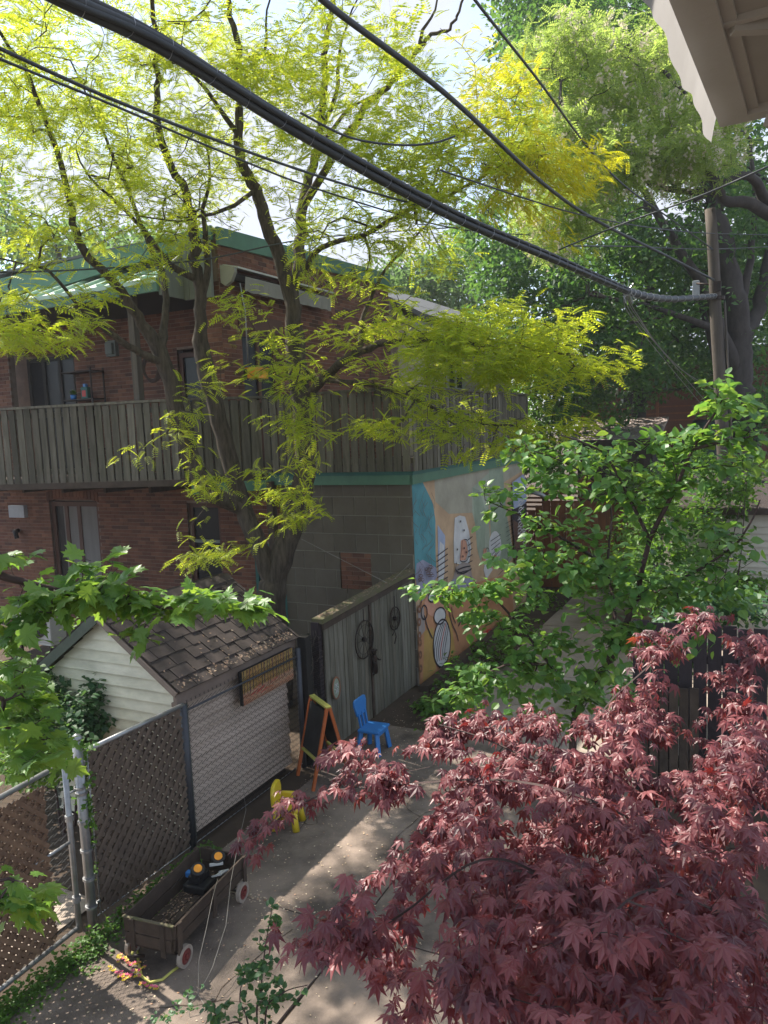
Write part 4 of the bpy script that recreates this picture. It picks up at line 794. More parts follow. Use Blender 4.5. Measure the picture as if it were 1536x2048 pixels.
# dark board fence on the right
f = Thing('dark_board_fence', px(1420, 1400, 7.6)*[1,1,0], 'nearly black vertical board fence behind the red leaved maple', 'fence')
c = px(1275, 1500, 8.1); fa, fb = (c-K)@A, (c-K)@B
for i in range(26): boxpiece(f, 'board', M['darkwood'], W3(fa+random.uniform(-.006,.006), fb+i*.142, 0), B*.130, A*.022, Z*(1.92+random.uniform(-.015,.015)))
f.part('rail', MB().box(fa+.03, fa+.07, fb, fb+3.7, .35, .44).box(fa+.03, fa+.07, fb, fb+3.7, 1.5, 1.59), M['darkwood'])
for i in (0, 1.8, 3.6): f.part('post', MB().box(fa+.03, fa+.12, fb+i-.05, fb+i+.05, 0, 1.9), M['darkwood'])
f2 = Thing('grey_lattice_screen', px(1335, 1450, 7.7)*[1,1,0], 'short weathered grey board screen at the left end of the dark fence', 'screen')
for i in range(6): boxpiece(f2, 'board', M['oldwood'], W3(fa-.18, fb+.05+i*.10, 0), B*.088, A*.02, Z*(1.30+random.uniform(-.02,.02)))
f2.part('rail', MB().box(fa-.159, fa-.12, fb+.05, fb+.66, .4, .48), M['oldwood'])
# tall red brown boards closing the lane
c = px(1052, 1090, 19.0); ra, rb = (c-K)@A, (c-K)@B
f = Thing('red_board_fence', W3(ra, rb+1.2), 'tall reddish brown board fence at the far end of the lane', 'fence')
for i in range(17): boxpiece(f, 'board', M['redwood'], W3(ra+random.uniform(0,.01), rb-.5+i*.19, 0), B*.178, A*.025, Z*(2.15 if i > 4 else 1.55+.12*i))
for i in range(7): f.part('lattice_slat', MB().box(ra+.03, ra+.05, rb-.5, rb+1.6, 1.75+i*.11, 1.75+i*.11+.05), M['redwood'])
for i in (-.45, 1.4, 2.6): f.part('post', MB().box(ra+.03, ra+.13, rb+i, rb+i+.11, 0, 2.75), M['redwood'])
f.part('top_rail', MB().box(ra-.02, ra+.08, rb-.5, rb+2.7, 2.60, 2.68), M['redwood'])
# shed with leaf covered roof
c = px(1145, 885, 21.5); sa, sb = (c-K)@A, (c-K)@B; ez = c[2]
s2 = Thing('far_shed', W3(sa+1, sb+1), 'dark wooden shed with a pinkish leaf strewn roof beyond the lane', 'shed')
s2.part('wall', MB().box(sa+.15, sa+2.2, sb+.1, sb+2.1, 0, ez-.02), M['darkwood'])
for i in range(11): s2.part('wall_board', MB().box(sa+.12, sa+.148, sb+.1+i*.182, sb+.1+i*.182+.17, 0, ez-.06), M['oldwood'])
hi = px(1175, 843, 23.4); hz = hi[2]; rfo = s2.part('roof', MB().slab([W3(sa, sb-.1, ez), W3(sa, sb+2.3, ez), W3(sa+2.1, sb+2.3, hz), W3(sa+2.1, sb-.1, hz)], Z, .05), M['m_grey'])
s2.part('roof_edge', MB().box(sa-.03, sa, sb-.1, sb+2.3, ez-.08, ez+.05), M['oldwood'])
mb = MB()
for i in range(1500):
    q = random.random()**.8; p = W3(sa+.02+q*2.05, sb-.08+random.random()*2.35, ez+(hz-ez)*q+.06); t_ = random.uniform(0, 6.28); s_ = random.uniform(.015,.035); u = (A*math.cos(t_)+B*math.sin(t_))*s_; v = (B*math.cos(t_)-A*math.sin(t_)+Z*.3)*s_*.7; mb.add([p-u, p-v, p+u, p+v], [(0,1,2,3)])
s2.part('leaf_litter', mb, M['litter'], rfo, kind='stuff')
# brick house far beyond, its porch and rail
c = px(1160, 850, 31); ha, hb = (c-K)@A, (c-K)@B
h2 = Thing('far_brick_house', W3(ha+1, hb+2), 'distant red brick house glimpsed under the dark trees', 'house')
h2.part('wall', MB().box(ha, ha+6, hb, hb+7, 0, 6.5), M['brick']); h2.part('window', MB().box(ha-.05, ha-.002, hb+1.6, hb+2.5, 4.1, 5.1), M['canopybeam']); h2.part('window_pane', MB().box(ha-.06, ha-.051, hb+1.7, hb+2.4, 4.2, 5.0), M['glass'])
h2.part('stone_band', MB().box(ha-.08, ha-.001, hb, hb+1.5, 5.0, 5.2), M['m_beige'])
for z in (3.9, 4.15, 4.4): h2.part('porch_rail', MB().box(ha-1.5, ha-1.45, hb-.5, hb+5, z, z+.05), M['redwood'])
for b in (-.5, .7, 1.9, 3.1): h2.part('porch_post', MB().box(ha-1.5, ha-1.42, hb+b, hb+b+.08, 0, 4.6), M['redwood'])
c = px(1410, 880, 19); t = Thing('green_tank', c*[1,1,0]+[0,0,2.4], 'big dark green plastic tank behind the utility pole', 'tank')
t.part('body', MB().tube([[c[0], c[1], z] for z in (2.6, 2.7, 3.7, 3.9)], [.5, .56, .56, .3], 18), M['binplastic']); t.part('stand', MB().box((c-K)@A-.5, (c-K)@A+.5, (c-K)@B-.5, (c-K)@B+.5, 0, 2.59), M['oldwood']); t.part('lid', MB().tube([[c[0], c[1], 3.9], [c[0], c[1], 3.97]], [.3, .28], 14), M['black'])
# red toys at the foot of the mural
for (x, y, lab) in ((985, 1271, 'small red plastic toy dish lying at the foot of the mural'), (1122, 1166, 'red plastic tub among the leaves farther up the lane')):
    g = gr(x, y); r_ = .17 if x < 1000 else .28
    t = Thing('toy_dish' if x < 1000 else 'red_tub', g, lab, 'toy' if x < 1000 else 'tub'); t.part('bowl', MB().tube([g+Z*.0, g+Z*.02, g+Z*r_*.35, g+Z*r_*.45, g+Z*r_*.4, g+Z*.03], [r_*.5, r_*.7, r_, r_, r_*.92, r_*.6], 18), M['red']); t.part('rim', MB().tube([g+A*r_*math.cos(q)+B*r_*math.sin(q)+Z*r_*.45 for q in np.linspace(0, 2*math.pi, 20)], .012, 5, False), M['red'])
# utility pole
pb_ = px(1447, 905, 15.0); pt_ = px(1421, 418, 15.0); dv = (pb_-pt_)/(pb_[2]-pt_[2]); foot = pb_-dv*pb_[2]; topp = pt_+dv*.0
up = Thing('utility_pole', foot, 'weathered wooden utility pole in front of the dark trees at right', 'utility pole')
pp = [foot+dv*z for z in np.linspace(0, topp[2], 14)]; up.part('shaft', MB().tube([p+[random.uniform(-.008,.008), 0, 0] for p in pp], np.linspace(.140, .10, 14), 14), M['pole'])
J = px(1432, 597, 15.0)
up.part('clamp', MB().disc(J, Z, .16, .06, 16, .13).bar(J-A*.1-B*.05, J-B*.35+Z*.02, .05, .05).boxv(J-B*.02-A*.17+Z*.1, B*.12, -A*.1, Z*.18), M['iron'])
up.part('lamp_bracket', MB().tube([J+Z*.25, J-B*.35+Z*.32], .02, 6), M['iron']); up.part('connector_box', MB().boxv(J-B*.42+Z*.1, B*.12, A*.1, Z*.28), M['greybox'], bev=.01)
up.part('rear_conduit', MB().tube([foot+dv*z+B*.16 for z in (0, 2, 4, J[2]-.1)], .022, 6), M['pole'])
# ================================================================== overhead cables
def polyc(spec, sub=8):
    P = [px(x, y, d) for x, y, d in spec]; C_ = curve(*P, n=sub); return np.array(C_)
def cable(name, label, spec, r, mat='cable', group=None, n=6):
    P = polyc(spec); return single(name, MB().tube(P, r, n), M[mat], P[0], label, 'cable', group)
main = polyc([(-60,-105,3.0),(130,-8,3.35),(330,92,3.8),(600,262,4.5),(900,428,5.8),(1100,515,7.4),(1255,583,9.6)], 10)
bt = Thing('main_cable_bundle', main[-1], 'thick lashed bundle of black cables sweeping from upper left down to the utility pole', 'cable')
T_ = np.gradient(main, axis=0); T_ /= np.linalg.norm(T_, axis=1, keepdims=True); S_ = np.cross(T_, Z); S_ /= np.linalg.norm(S_, axis=1, keepdims=True); U_ = np.cross(S_, T_)
for i, (sx, uy, r) in enumerate(((-.018,-.016,.021), (.018,-.018,.019), (0,.010,.020), (-.026,.012,.012), (.026,.010,.013), (0,.030,.010), (.004,-.036,.014))):
    tw = np.linspace(0, 2.2, len(main))+i*.05; off = S_*(sx*np.cos(tw)-uy*np.sin(tw))[:, None]+U_*(sx*np.sin(tw)+uy*np.cos(tw))[:, None]; grow_ = np.linspace(1.1, .98, len(main))
    bt.part('strand', MB().tube(main+off*grow_[:, None], r*grow_, 9), M['cable'])
mb = MB(); cum = 0; k = 0
for i in range(len(main)-1):
    L = np.linalg.norm(main[i+1]-main[i]); 
    while cum < L:
        f = cum/L; c = main[i]*(1-f)+main[i+1]*f; tv = T_[i]+S_[i]*.25*(-1 if k % 2 else 1); g_ = 1.1-.12*(i+f)/len(main)
        sd = nrm(np.cross(tv, Z)); u2 = np.cross(sd, nrm(tv)); mb.tube([c+sd*.046*g_*math.cos(q)+u2*.050*g_*math.sin(q) for q in np.linspace(0, 2*math.pi, 13)], .0018, 3, False); cum += .24; k += 1
    cum -= L
bt.part('lashing_wire', mb, M['steelwire'], kind='stuff')
end = polyc([(1255,583,9.6),(1300,594,10.6),(1350,598,12.2),(1405,594,14.2),(1430,592,14.9)]); bt.part('tail', MB().tube(end, np.linspace(.045, .05, len(end)), 8), M['cable'])
mb = MB()
for i in range(0, len(end)-1, 2): mb.disc(end[i], end[i+1]-end[i], .056, .02, 10)
bt.part('tie', mb, M['steelwire'])
cable('overhead_cable', 'upper of the two thin cables running from the left edge below the thick bundle', [(-60,68,4.0),(0,97,4.2),(240,205,5.0),(500,305,6.2),(700,372,7.5),(900,428,9.2)], .011)
cable('overhead_cable', 'lower of the two thin cables running from the left edge below the thick bundle', [(-60,90,4.4),(0,118,4.6),(240,216,5.4),(430,298,6.4),(640,380,8.0),(900,455,10),(1060,470,12)], .0085)
cable('overhead_cable', 'cable from the top centre descending right across the bundle of branches to the pole', [(600,-60,3.8),(655,8,4.2),(900,195,5.6),(1090,370,7.8),(1200,445,9.6),(1330,510,12),(1428,560,14.9)], .0185)
cable('overhead_cable', 'thin cable from the top edge descending through the pale flowering tree', [(920,-50,5),(950,0,5.4),(1080,165,7),(1180,300,9),(1250,372,10.5),(1330,430,12.5),(1428,500,15)], .0115)
cable('overhead_cable', 'thin wire rising right from the bundle end to the canopy corner', [(1118,500,7.8),(1145,488,7.6),(1250,446,7.0),(1400,392,6.4),(1536,333,6.0),(1620,296,5.8)], .0075)
cable('overhead_cable', 'lower of the two level wires passing the top of the utility pole', [(1140,492,9),(1260,493,11),(1430,498,15),(1600,490,20)], .009)
cable('overhead_cable', 'upper of the two level wires passing the top of the utility pole', [(880,340,7),(1060,400,8),(1165,430,9),(1300,455,11),(1430,467,14.9),(1620,471,19)], .008)
cable('overhead_cable', 'sagging wire looping between branches at upper centre', [(600,225,6.6),(700,275,6.8),(800,290,7),(870,285,7.2),(910,272,7.3)], .010)
cable('overhead_cable', 'faint wire crossing in front of the brick house gable', [(-40,545,9),(150,540,9.4),(400,520,10.2),(600,480,11),(800,462,12),(960,452,13)], .010)
for i, (dx, xe, ye) in enumerate(((0,1432,826),(6,1440,800),(-6,1425,835),(10,1448,790))):
    cable('drop_wire', ['left inner','upper right','leftmost','rightmost'][i]+' of the four pale drop wires slanting down to the utility pole', [(1253+dx*.3,586,9.7),(1262+dx,625,10.2),(1340+dx,720+i*3,12),(xe,ye,14.6)], .006, 'steelwire', None, 4)
mb = MB()
for i in range(15):
    t_ = random.uniform(0, 6.28); p = px(1256, 580, 9.6); q = p+np.array([math.cos(t_)*.08, 0, math.sin(t_)*.12]); mb.tube([p, q, q+np.array([.02,0,-.06])], .004, 3, False)
bt.part('loose_tie', mb, M['steelwire'])
# ================================================================== canopy over our own balcony
cz = 5.16; d_ = ray(1440, 255); tt = (cz-H)/d_[2]; CC = CAM+d_*tt
d2_ = ray(1338, 0); C1 = CAM+d2_*((cz-H)/d2_[2]); A_keep, B_keep = A, B; A = nrm((CC-C1)*[1, 1, 0]); B = np.array([A[1], -A[0], 0])
cn = Thing('balcony_canopy', CC*[1,1,0]+B*1.9, 'pale panelled canopy with a scalloped white valance jutting in at the top right', 'canopy')
def cb(a0, a1, b0, b1, z0, z1): return MB().box(a0, a1, b0, b1, z0, z1, np.array([CC[0], CC[1], 0.]))
cn.part('edge_beam', cb(-4.2, 0, .0, .10, cz, cz+.07), M['canopybeam']); cn.part('front_beam', cb(-.07, 0, .1005, 2.0, cz, cz+.07), M['canopybeam'])
for i, a in enumerate((-.78, -1.5, -2.3, -3.2, -4.2)):
    cn.part('cross_beam', cb(a-.012, a+.012, .1005, 2.0, cz+.012, cz+.07), M['canopybeam'])
prev = -.0705
for a in (-.78, -1.5, -2.3, -3.2, -4.2): cn.part('soffit_panel', cb(a+.013, prev, .101, 2.0, cz+.030, cz+.045), M['canopy']); prev = a-.013
cn.part('lap_seam', cb(-4.2, -.0715, .101, .135, cz+.018, cz+.0295), M['canopybeam'])
C0 = np.array([CC[0], CC[1], 0.])
cn.part('diagonal_strut', MB().bar(C0-A*.76+B*.12+Z*(cz+.012), C0-A*.1+B*1.3+Z*(cz+.012), .035, .03), M['canopybeam'])
cn.part('brace', MB().bar(C0-A*.02+B*.16+Z*(cz-.02), C0-A*.5+B*1.95+Z*(cz-.65), .05, .04), M['canopybeam'])
cn.part('support_post', MB().boxv(C0-A*.56+B*1.9, A*.09, B*.09, Z*(cz+.0)), M['canopybeam'])
mb = MB(); prev = None
for i in range(150):
    a = -.0-i*.028; dr = .125+.012*math.sin(i*.028*2*math.pi/.55)+.004*math.sin(i*.31); bo = -.006+.003*math.sin(i*.8); row = [C0+A*a-B*.004+Z*(cz+.075), C0+A*a+B*(bo-.012)+Z*(cz+.02), C0+A*a+B*(bo*1.5-.022)+Z*(cz+.075-dr)]
    if prev: mb.add([*prev, *row], [(0,3,4,1), (1,4,5,2)], True)
    prev = row
cn.part('valance', mb, M['valance']); A, B = A_keep, B_keep
HAZE = .0011
# ================================================================== leaves
def leaf_palmate(angs, lens, w_, droop=.25, cup=.06, mid=.45):
    V = [(0, 0, 0)]; Fs = []
    for a, L in zip(angs, lens):
        a = math.radians(a); d = np.array([math.sin(a), math.cos(a), 0]); s_ = np.array([d[1], -d[0], 0]); n = len(V)
        m = d*L*mid+[0, 0, -droop*L*mid*mid]; V += [tuple(m+[0,0,-cup*L*.3]), tuple(m+s_*w_*L+[0,0,cup*L]), tuple(m-s_*w_*L+[0,0,cup*L]), tuple(d*L+[0, 0, -droop*L])]
        Fs += [(0, n+1, n), (0, n, n+2), (n, n+1, n+3), (n, n+3, n+2)]
    return np.array(V), np.array(Fs)
JAP = leaf_palmate([-128,-86,-42,0,42,86,128], [.42,.76,.95,1.08,.95,.76,.42], .165, .32, .04)
JAP2 = leaf_palmate([-120,-80,-38,0,38,80,120], [.40,.70,.98,1.0,.88,.78,.44], .175, .6, .04)
def leaf_norway():
    pts = [(0,0),(.10,-.03),(.40,-.10),(.55,.0),(.52,.12),(.95,.18),(.80,.32),(.98,.52),(.66,.48),(.55,.60),(.42,.52),(.40,.70),(.48,.88),(.28,.86),(.13,1.0),(0,1.25)]
    P = [(x*.62, y) for x, y in pts]; R_ = P; L_2 = [(-x, y) for x, y in P[1:-1]][::-1]; O = R_+L_2
    V = [(0, .32, -.02)]+[(x, y, .10*abs(x)-.28*max(0, y-.3)**2-.30*x*x) for x, y in O]; n = len(O)
    return np.array(V), np.array([(0, 1+i, 1+(i+1) % n) for i in range(n)][::1])[:, ::-1]
NOR = leaf_norway()
def leaf_oval(w_=.40, droop=.15, fold=.10, n=4):
    V = [(0, 0, 0)]; rows = []
    for i in range(1, n): t = i/n; wd = w_*math.sin(math.pi*t**.85)**.8; z = -droop*t*t; rows.append(len(V)); V += [(0, t, z), (wd, t, z+fold*wd*2), (-wd, t, z+fold*wd*2)]
    V.append((0, 1.02, -droop)); e = len(V)-1; r = rows; Fs = [(0, r[0]+1, r[0]), (0, r[0], r[0]+2)]
    for i in range(len(r)-1): a, b = r[i], r[i+1]; Fs += [(a, a+1, b+1), (a, b+1, b), (a, b, b+2), (a, b+2, a+2)]
    Fs += [(r[-1], r[-1]+1, e), (r[-1], e, r[-1]+2)]; return np.array(V), np.array(Fs)
OVAL = leaf_oval(.38); LANCE = leaf_oval(.20, .2, .08, 3)
def leaf_frond(n=9, droop=.5, ll=.23, lw=.07):
    V = []; Fs = []
    def add(P): 
        k = len(V); V.extend(P); Fs.extend([(k, k+1, k+2), (k, k+2, k+3)])
    pr = lambda t: np.array([0, t, -droop*t*t*.8+.08*t])
    for i in range(n):
        t = .12+.88*i/(n-1) if n > 1 else .5; c = pr(t); L = ll*(1-.45*abs(t-.45)); 
        for s_ in (-1, 1): tip = c+np.array([s_*L, L*.28, -.25*L]); m = (c+tip)/2; o = np.array([0, lw*.5, 0]); add([c, m+o*1, tip, m-o*1] if s_ > 0 else [c, m-o*1, tip, m+o*1])
    add([pr(0)+[.006,0,0], pr(.6), pr(1), pr(0)-[.006,0,0]]); return np.array(V), np.array(Fs)
FROND = leaf_frond(9); FROND2 = leaf_frond(6, .35, .27, .125)
DIA = (np.array([(0,0,0),(.30,.5,.08),(0,1,-.12),(-.30,.5,.08),(0,.5,-.02)]), np.array([(0,1,4),(1,2,4),(2,3,4),(3,0,4)]))
QD = (np.array([(0,0,0),(.34,.5,.05),(0,1,-.1),(-.34,.5,.05)]), np.array([(0,1,2),(0,2,3)]))
def orient(D, N_):
    """columns x,y,z with y along D and z near N"""
    D = D/np.linalg.norm(D, axis=1, keepdims=True); X = np.cross(D, N_); X /= np.maximum(np.linalg.norm(X, axis=1, keepdims=True), 1e-6); Zz = np.cross(X, D); return np.stack([X, D, Zz], axis=2)
def merge(leaf, P, R_, s):
    V, Fc = leaf; W_ = np.einsum('nij,kj->nki', R_*s[:, None, None], V)+P[:, None, :]; k = len(V)
    return W_.reshape(-1, 3), (Fc[None]+(np.arange(len(P))*k)[:, None, None]).reshape(-1, Fc.shape[1])
def put_leaves(t, leafs, P, R_, s, mat, pieces=300, name='leaf', parent=None):
    """the leaves showing largest as pieces, the others as one part"""
    n = len(P); leafs = leafs if isinstance(leafs, list) else [leafs]; pick = rng.integers(0, len(leafs), n); X, Y, D = proj(P)
    vis = (X > 5) & (X < 1531) & (Y > 5) & (Y < 2043); size = np.where(vis, s/np.maximum(D, .1), 0); order = np.argsort(-size); sel = np.zeros(n, bool); sel[order[:pieces]] = True; sel &= vis
    for li, leaf in enumerate(leafs):
        idx = np.where(sel & (pick == li))[0]
        if len(idx):
            me = fastmesh(name, leaf[0], leaf[1], mat)
            for i in idx: m = np.eye(4); m[:3, :3] = R_[i]*s[i]; m[:3, 3] = P[i]; t.piece(name, me, m, parent)
    VV, FF, off = [], [], 0
    for li, leaf in enumerate(leafs):
        idx = np.where(~sel & (pick == li))[0]
        if not len(idx): continue
        V, Fc = merge(leaf, P[idx], R_[idx], s[idx]); VV.append(V-t.base); FF.append(Fc+off); off += len(V)
    if VV: return t.link('foliage', fastmesh('foliage', np.concatenate(VV), np.concatenate(FF), mat), parent, kind='stuff')
# ================================================================== branching
class Grow:
    def __init__(s): s.P = []; s.par = []; s.R = []; s.tips = []
    def limb(s, pts, r0, r1, root=None, step=.22, wob=.03):
        pts = [np.asarray(p, float) for p in pts]; C_ = curve(*pts, n=max(3, int(max(np.linalg.norm(pts[i+1]-pts[i]) for i in range(len(pts)-1))/step)+1)); par = root if root is not None else -1; n = len(C_); ids = []
        for i, p in enumerate(C_):
            if i == 0 and root is not None: ids.append(root); continue
            q = p+rng.normal(0, wob, 3)*(0 if i == 0 else min(1, r0*4)); s.P.append(q); s.par.append(par); s.R.append(r0+(r1-r0)*i/(n-1)); par = len(s.P)-1; ids.append(par)
        return ids
    def near(s, p): return int(np.argmin(np.linalg.norm(np.array(s.P)-p, axis=1)))
    def attract(s, Q, lift=.25, step=.22, wob=.035, maxd=9, up=.35, skip=0):
        Q = np.asarray(Q); P = np.array(s.P); D = np.full(len(Q), 1e9)
        D = np.min(np.linalg.norm(Q[:, None]-P[None], axis=2), axis=1) if len(Q)*len(P) < 4e6 else np.array([np.min(np.linalg.norm(P-q, axis=1)) for q in Q])
        s.cap = len(s.P)+200000; buf = np.zeros((len(s.P)+len(Q)*60+10, 3)); n = len(s.P); buf[:n] = P
        for i in np.argsort(D):
            q = Q[i]; dd = np.linalg.norm(buf[:n]-q, axis=1)+up*np.maximum(0, buf[:n, 2]-q[2]); j = int(np.argmin(dd)); a = buf[j]; L = np.linalg.norm(q-a)
            if L < .04: s.tips.append(j); continue
            k = max(2, int(L/step)); out_dir = rng.normal(0, 1, 3); c = (a+q)/2+out_dir*L*.10+np.array([0, 0, lift*L]); par = j
            for m in range(1, k+1):
                t = m/k; p = (1-t)**2*a+2*t*(1-t)*c+t*t*q+(rng.normal(0, wob, 3) if m < k else 0); s.P.append(p); s.par.append(par); s.R.append(0); par = len(s.P)-1; buf[n] = p; n += 1
            s.tips.append(par)
    def finish(s, rt=.004, ex=.42, sides=(7, 5, 4, 3), cut=(.08, .035, .015)):
        n = len(s.P); P = np.array(s.P); par = np.array(s.par); cnt = np.zeros(n)
        for t in s.tips: cnt[t] += 1
        kids = [[] for _ in range(n)]
        for i in range(n-1, -1, -1):
            if par[i] >= 0: cnt[par[i]] += cnt[i]
        for i in range(n):
            if par[i] >= 0: kids[par[i]].append(i)
        R_ = np.array([r if r > 0 else 0 for r in s.R])
        for i in range(n):
            if R_[i] == 0:
                r = rt*max(cnt[i], 1)**ex; pr = R_[par[i]] if par[i] >= 0 else r; R_[i] = min(r, pr*.85)
        mb = MB(); stack = [(i, -1) for i in range(n) if par[i] < 0]
        while stack:
            i, p0 = stack.pop(); ch = [] if p0 < 0 else [p0]; rr = [] if p0 < 0 else [min(R_[i]*1.15, R_[p0])]
            while True:
                ch.append(i); rr.append(R_[i])
                if not kids[i]: break
                ks = sorted(kids[i], key=lambda k: -R_[k]-cnt[k]*1e-4)
                for k in ks[1:]: stack.append((k, i))
                i = ks[0]
            if len(ch) > 1:
                mr = max(rr); sd = sides[0] if mr > cut[0] else sides[1] if mr > cut[1] else sides[2] if mr > cut[2] else sides[3]; mb.tube(P[ch], rr, sd, False)
        s.PA = P; s.RA = R_; return mb
    def sprays(s, nleaf, spread, size, flat=.5, droop=.2, sj=.25, back=3, centre=None):
        """leaf places round each tip"""
        Pp, Dd, Nn = [], [], []
        P = s.PA
        for t in s.tips:
            ch = [t]; 
            while len(ch) < back+1 and s.par[ch[-1]] >= 0: ch.append(s.par[ch[-1]])
            d0 = nrm(P[ch[0]]-P[ch[-1]]) if len(ch) > 1 else Z; d0 = nrm(d0*[1, 1, flat]+[0,0,.02])
            for k in range(nleaf):
                f = rng.random()*(len(ch)-1); i = int(f); a = P[ch[i]]; b = P[ch[min(i+1, len(ch)-1)]]; base = a+(b-a)*(f-i)
                hd = rng.normal(0, 1, 3)*[1, 1, flat]; d = nrm(d0*.9+nrm(hd)*1.0)
                if centre is not None: ow = (base-centre)*[1, 1, 0]; d = nrm(nrm(ow)*1.1+nrm(hd)*.8+d0*.3)
                d = nrm(d+np.array([0, 0, -droop]))
                Pp.append(base+nrm(rng.normal(0, 1, 3)*[1, 1, flat])*spread*rng.random()**.6); Dd.append(d); Nn.append(nrm(np.array([0, 0, 1.])+rng.normal(0, .28, 3)))
        Pp, Dd, Nn = map(np.array, (Pp, Dd, Nn)); return Pp, orient(Dd, Nn), size*(1+rng.uniform(-sj, sj, len(Pp)))
def unshade(Q, box=(-.4, 2.8, 2.85, 4.4), z=3.3):
    """thin the crown out where the photograph's sun reaches the red maple"""
    P = Q-SV[None]*((Q[:, 2]-z)/SV[2])[:, None]; return Q[~((P[:, 0] > box[0]) & (P[:, 0] < box[1]) & (P[:, 1] > box[2]) & (P[:, 1] < box[3]))]
def unroof(Q):  # drop added crown tips whose shadow would reach the porch roof
    P = Q-SV[None]*((Q[:, 2]-6.9)/SV[2])[:, None]-K; a, b = P@A, P@B; return Q[~((a > -1.2) & (a < .7) & (b > -9.5) & (b < -3.6))]
def blobs(spec):
    """spec rows: x, y, rx, ry (photo pixels), near, far (metres), count"""
    Q = []
    for x, y, rx, ry, d0, d1, n in spec:
        for _ in range(n): a = rng.random()*6.283; r = rng.random()**.5; Q.append(px(x+rx*r*math.cos(a), y+ry*r*math.sin(a), d0+(d1-d0)*rng.random()))
    return np.array(Q)
# ------------------------------------------------------------------ honey locust
def PL(*s): return [px(*q) for q in s]
base = px(545, 1250, 11.3); base[2] = 0
loc = Thing('honey_locust', base, 'big honey locust with yellow green feathery leaves in front of the brick house', 'tree')
g = Grow(); b1 = px(545, 1215, 11.3)
tr = g.limb([base, (base+b1)/2+[.02,0,0], b1, px(545, 1170, 11.3)], .26, .215, wob=.01); fork = tr[-1]
R1 = g.limb([g.P[fork]]+PL((575,1080,11.3),(600,1000,11.3),(610,930,11.3),(603,800,11.3),(592,700,11.2),(583,600,11.1)), .18, .14, fork, wob=.015)
R2 = g.limb([g.P[R1[-1]]]+PL((560,520,11),(535,450,10.9),(512,383,10.8),(483,325,10.7),(476,265,10.6),(482,190,10.5),(478,100,10.3),(455,10,10.1),(450,-100,9.8),(430,-260,9)), .135, .02, R1[-1])
g.limb([g.P[g.near(px(476,265,10.6))]]+PL((440,220,10.4),(405,172,10.2),(350,110,9.8),(300,30,9.4)), .05, .015, g.near(px(476,265,10.6)))
g.limb([g.P[g.near(px(482,190,10.5))]]+PL((495,140,10.4),(530,100,10.2),(535,20,10),(560,-60,9.8)), .045, .012, g.near(px(482,190,10.5)))
R3 = g.limb([g.P[R1[-1]]]+PL((598,500,11.2),(605,410,11.3),(623,342,11.4),(641,255,11.4),(648,160,11.3),(652,80,11.2),(668,0,11.1),(690,-120,10.8),(700,-300,10)), .115, .02, R1[-1])
f3 = g.near(px(641,255,11.4)); g.limb([g.P[f3]]+PL((672,190,11.2),(676,120,11.1),(690,60,11),(720,-10,10.8)), .05, .012, f3)
f3 = g.near(px(623,342,11.4)); g.limb([g.P[f3]]+PL((655,275,11.6),(700,215,11.8),(722,205,11.9),(760,180,12)), .055, .012, f3)
f3 = g.near(px(605,410,11.3)); R4 = g.limb([g.P[f3]]+PL((690,275,10.7),(714,248,10.6),(728,215,10.5),(775,172,10.4),(801,146,10.3),(840,95,10.2),(862,70,10.1),(900,55,10),(925,-5,9.9),(950,-120,9.6)), .075, .014, f3)
f3 = g.near(px(840,95,10.2)); g.limb([g.P[f3]]+PL((845,60,10.1),(870,20,10),(880,-60,9.9)), .035, .01, f3)
f3 = g.near(px(592,560,11.1)); g.limb([g.P[f3]]+PL((610,540,10.6),(640,495,10.2),(728,469,9.8),(819,420,9.4),(900,390,9.2),(1000,335,9.0),(1080,300,8.9)), .06, .012, f3)
f3 = g.near(px(603,800,11.3)); R5 = g.limb([g.P[f3]]+PL((640,765,10.9),(690,720,10.4),(760,690,10.1),(860,680,9.8),(960,690,9.6),(1060,700,9.4),(1180,715,9.3)), .075, .012, f3)
f3 = g.near(px(603,760,11.3)); g.limb([g.P[f3]]+PL((650,760,10.7),(740,770,10.1),(830,800,9.7),(930,840,9.5),(1020,850,9.4)), .045, .01, f3)
f3 = g.near(px(720,700,10.2)); g.limb([g.P[f3]]+PL((725,640,10.4),(745,590,10.5),(770,540,10.6),(815,490,10.6),(870,430,10.6),(950,330,10.4)), .045, .010, f3)
f3 = g.near(px(512,383,10.8)); g.limb([g.P[f3]]+PL((470,410,10.5),(400,435,10.2),(330,440,9.9),(240,430,9.6)), .045, .01, f3)
# left stems
L1 = g.limb([g.P[fork]]+PL((520,1095,11.3),(492,1030,11.35),(470,960,11.4),(445,870,11.4),(428,800,11.4)), .15, .125, fork, wob=.015)
L2 = g.limb([g.P[L1[-1]]]+PL((412,740,11.4),(403,680,11.4),(400,600,11.3),(392,520,11.2),(388,460,11.1),(375,390,10.9),(330,300,10.5),(310,200,10.2),(318,100,9.9),(300,-40,9.5),(280,-200,9)), .145, .02, L1[-1])
f3 = g.near(px(400,600,11.3)); g.limb([g.P[f3]]+PL((415,540,11.2),(412,480,11.0),(405,420,10.8),(420,350,10.5),(410,280,10.2)), .08, .015, f3)
f3 = g.near(px(486,1010,11.35)); L3 = g.limb([g.P[f3]]+PL((430,990,11.1),(398,955,10.95),(378,900,10.9),(355,830,10.85),(340,760,10.8),(318,700,10.75)), .13, .11, f3, wob=.012)
L4 = g.limb([g.P[L3[-1]]]+PL((285,648,10.6),(255,600,10.5),(215,550,10.3),(165,495,10.1),(150,450,10),(130,360,9.7),(95,260,9.3),(60,160,8.9),(0,60,8.4),(-60,-60,8)), .10, .015, L3[-1])
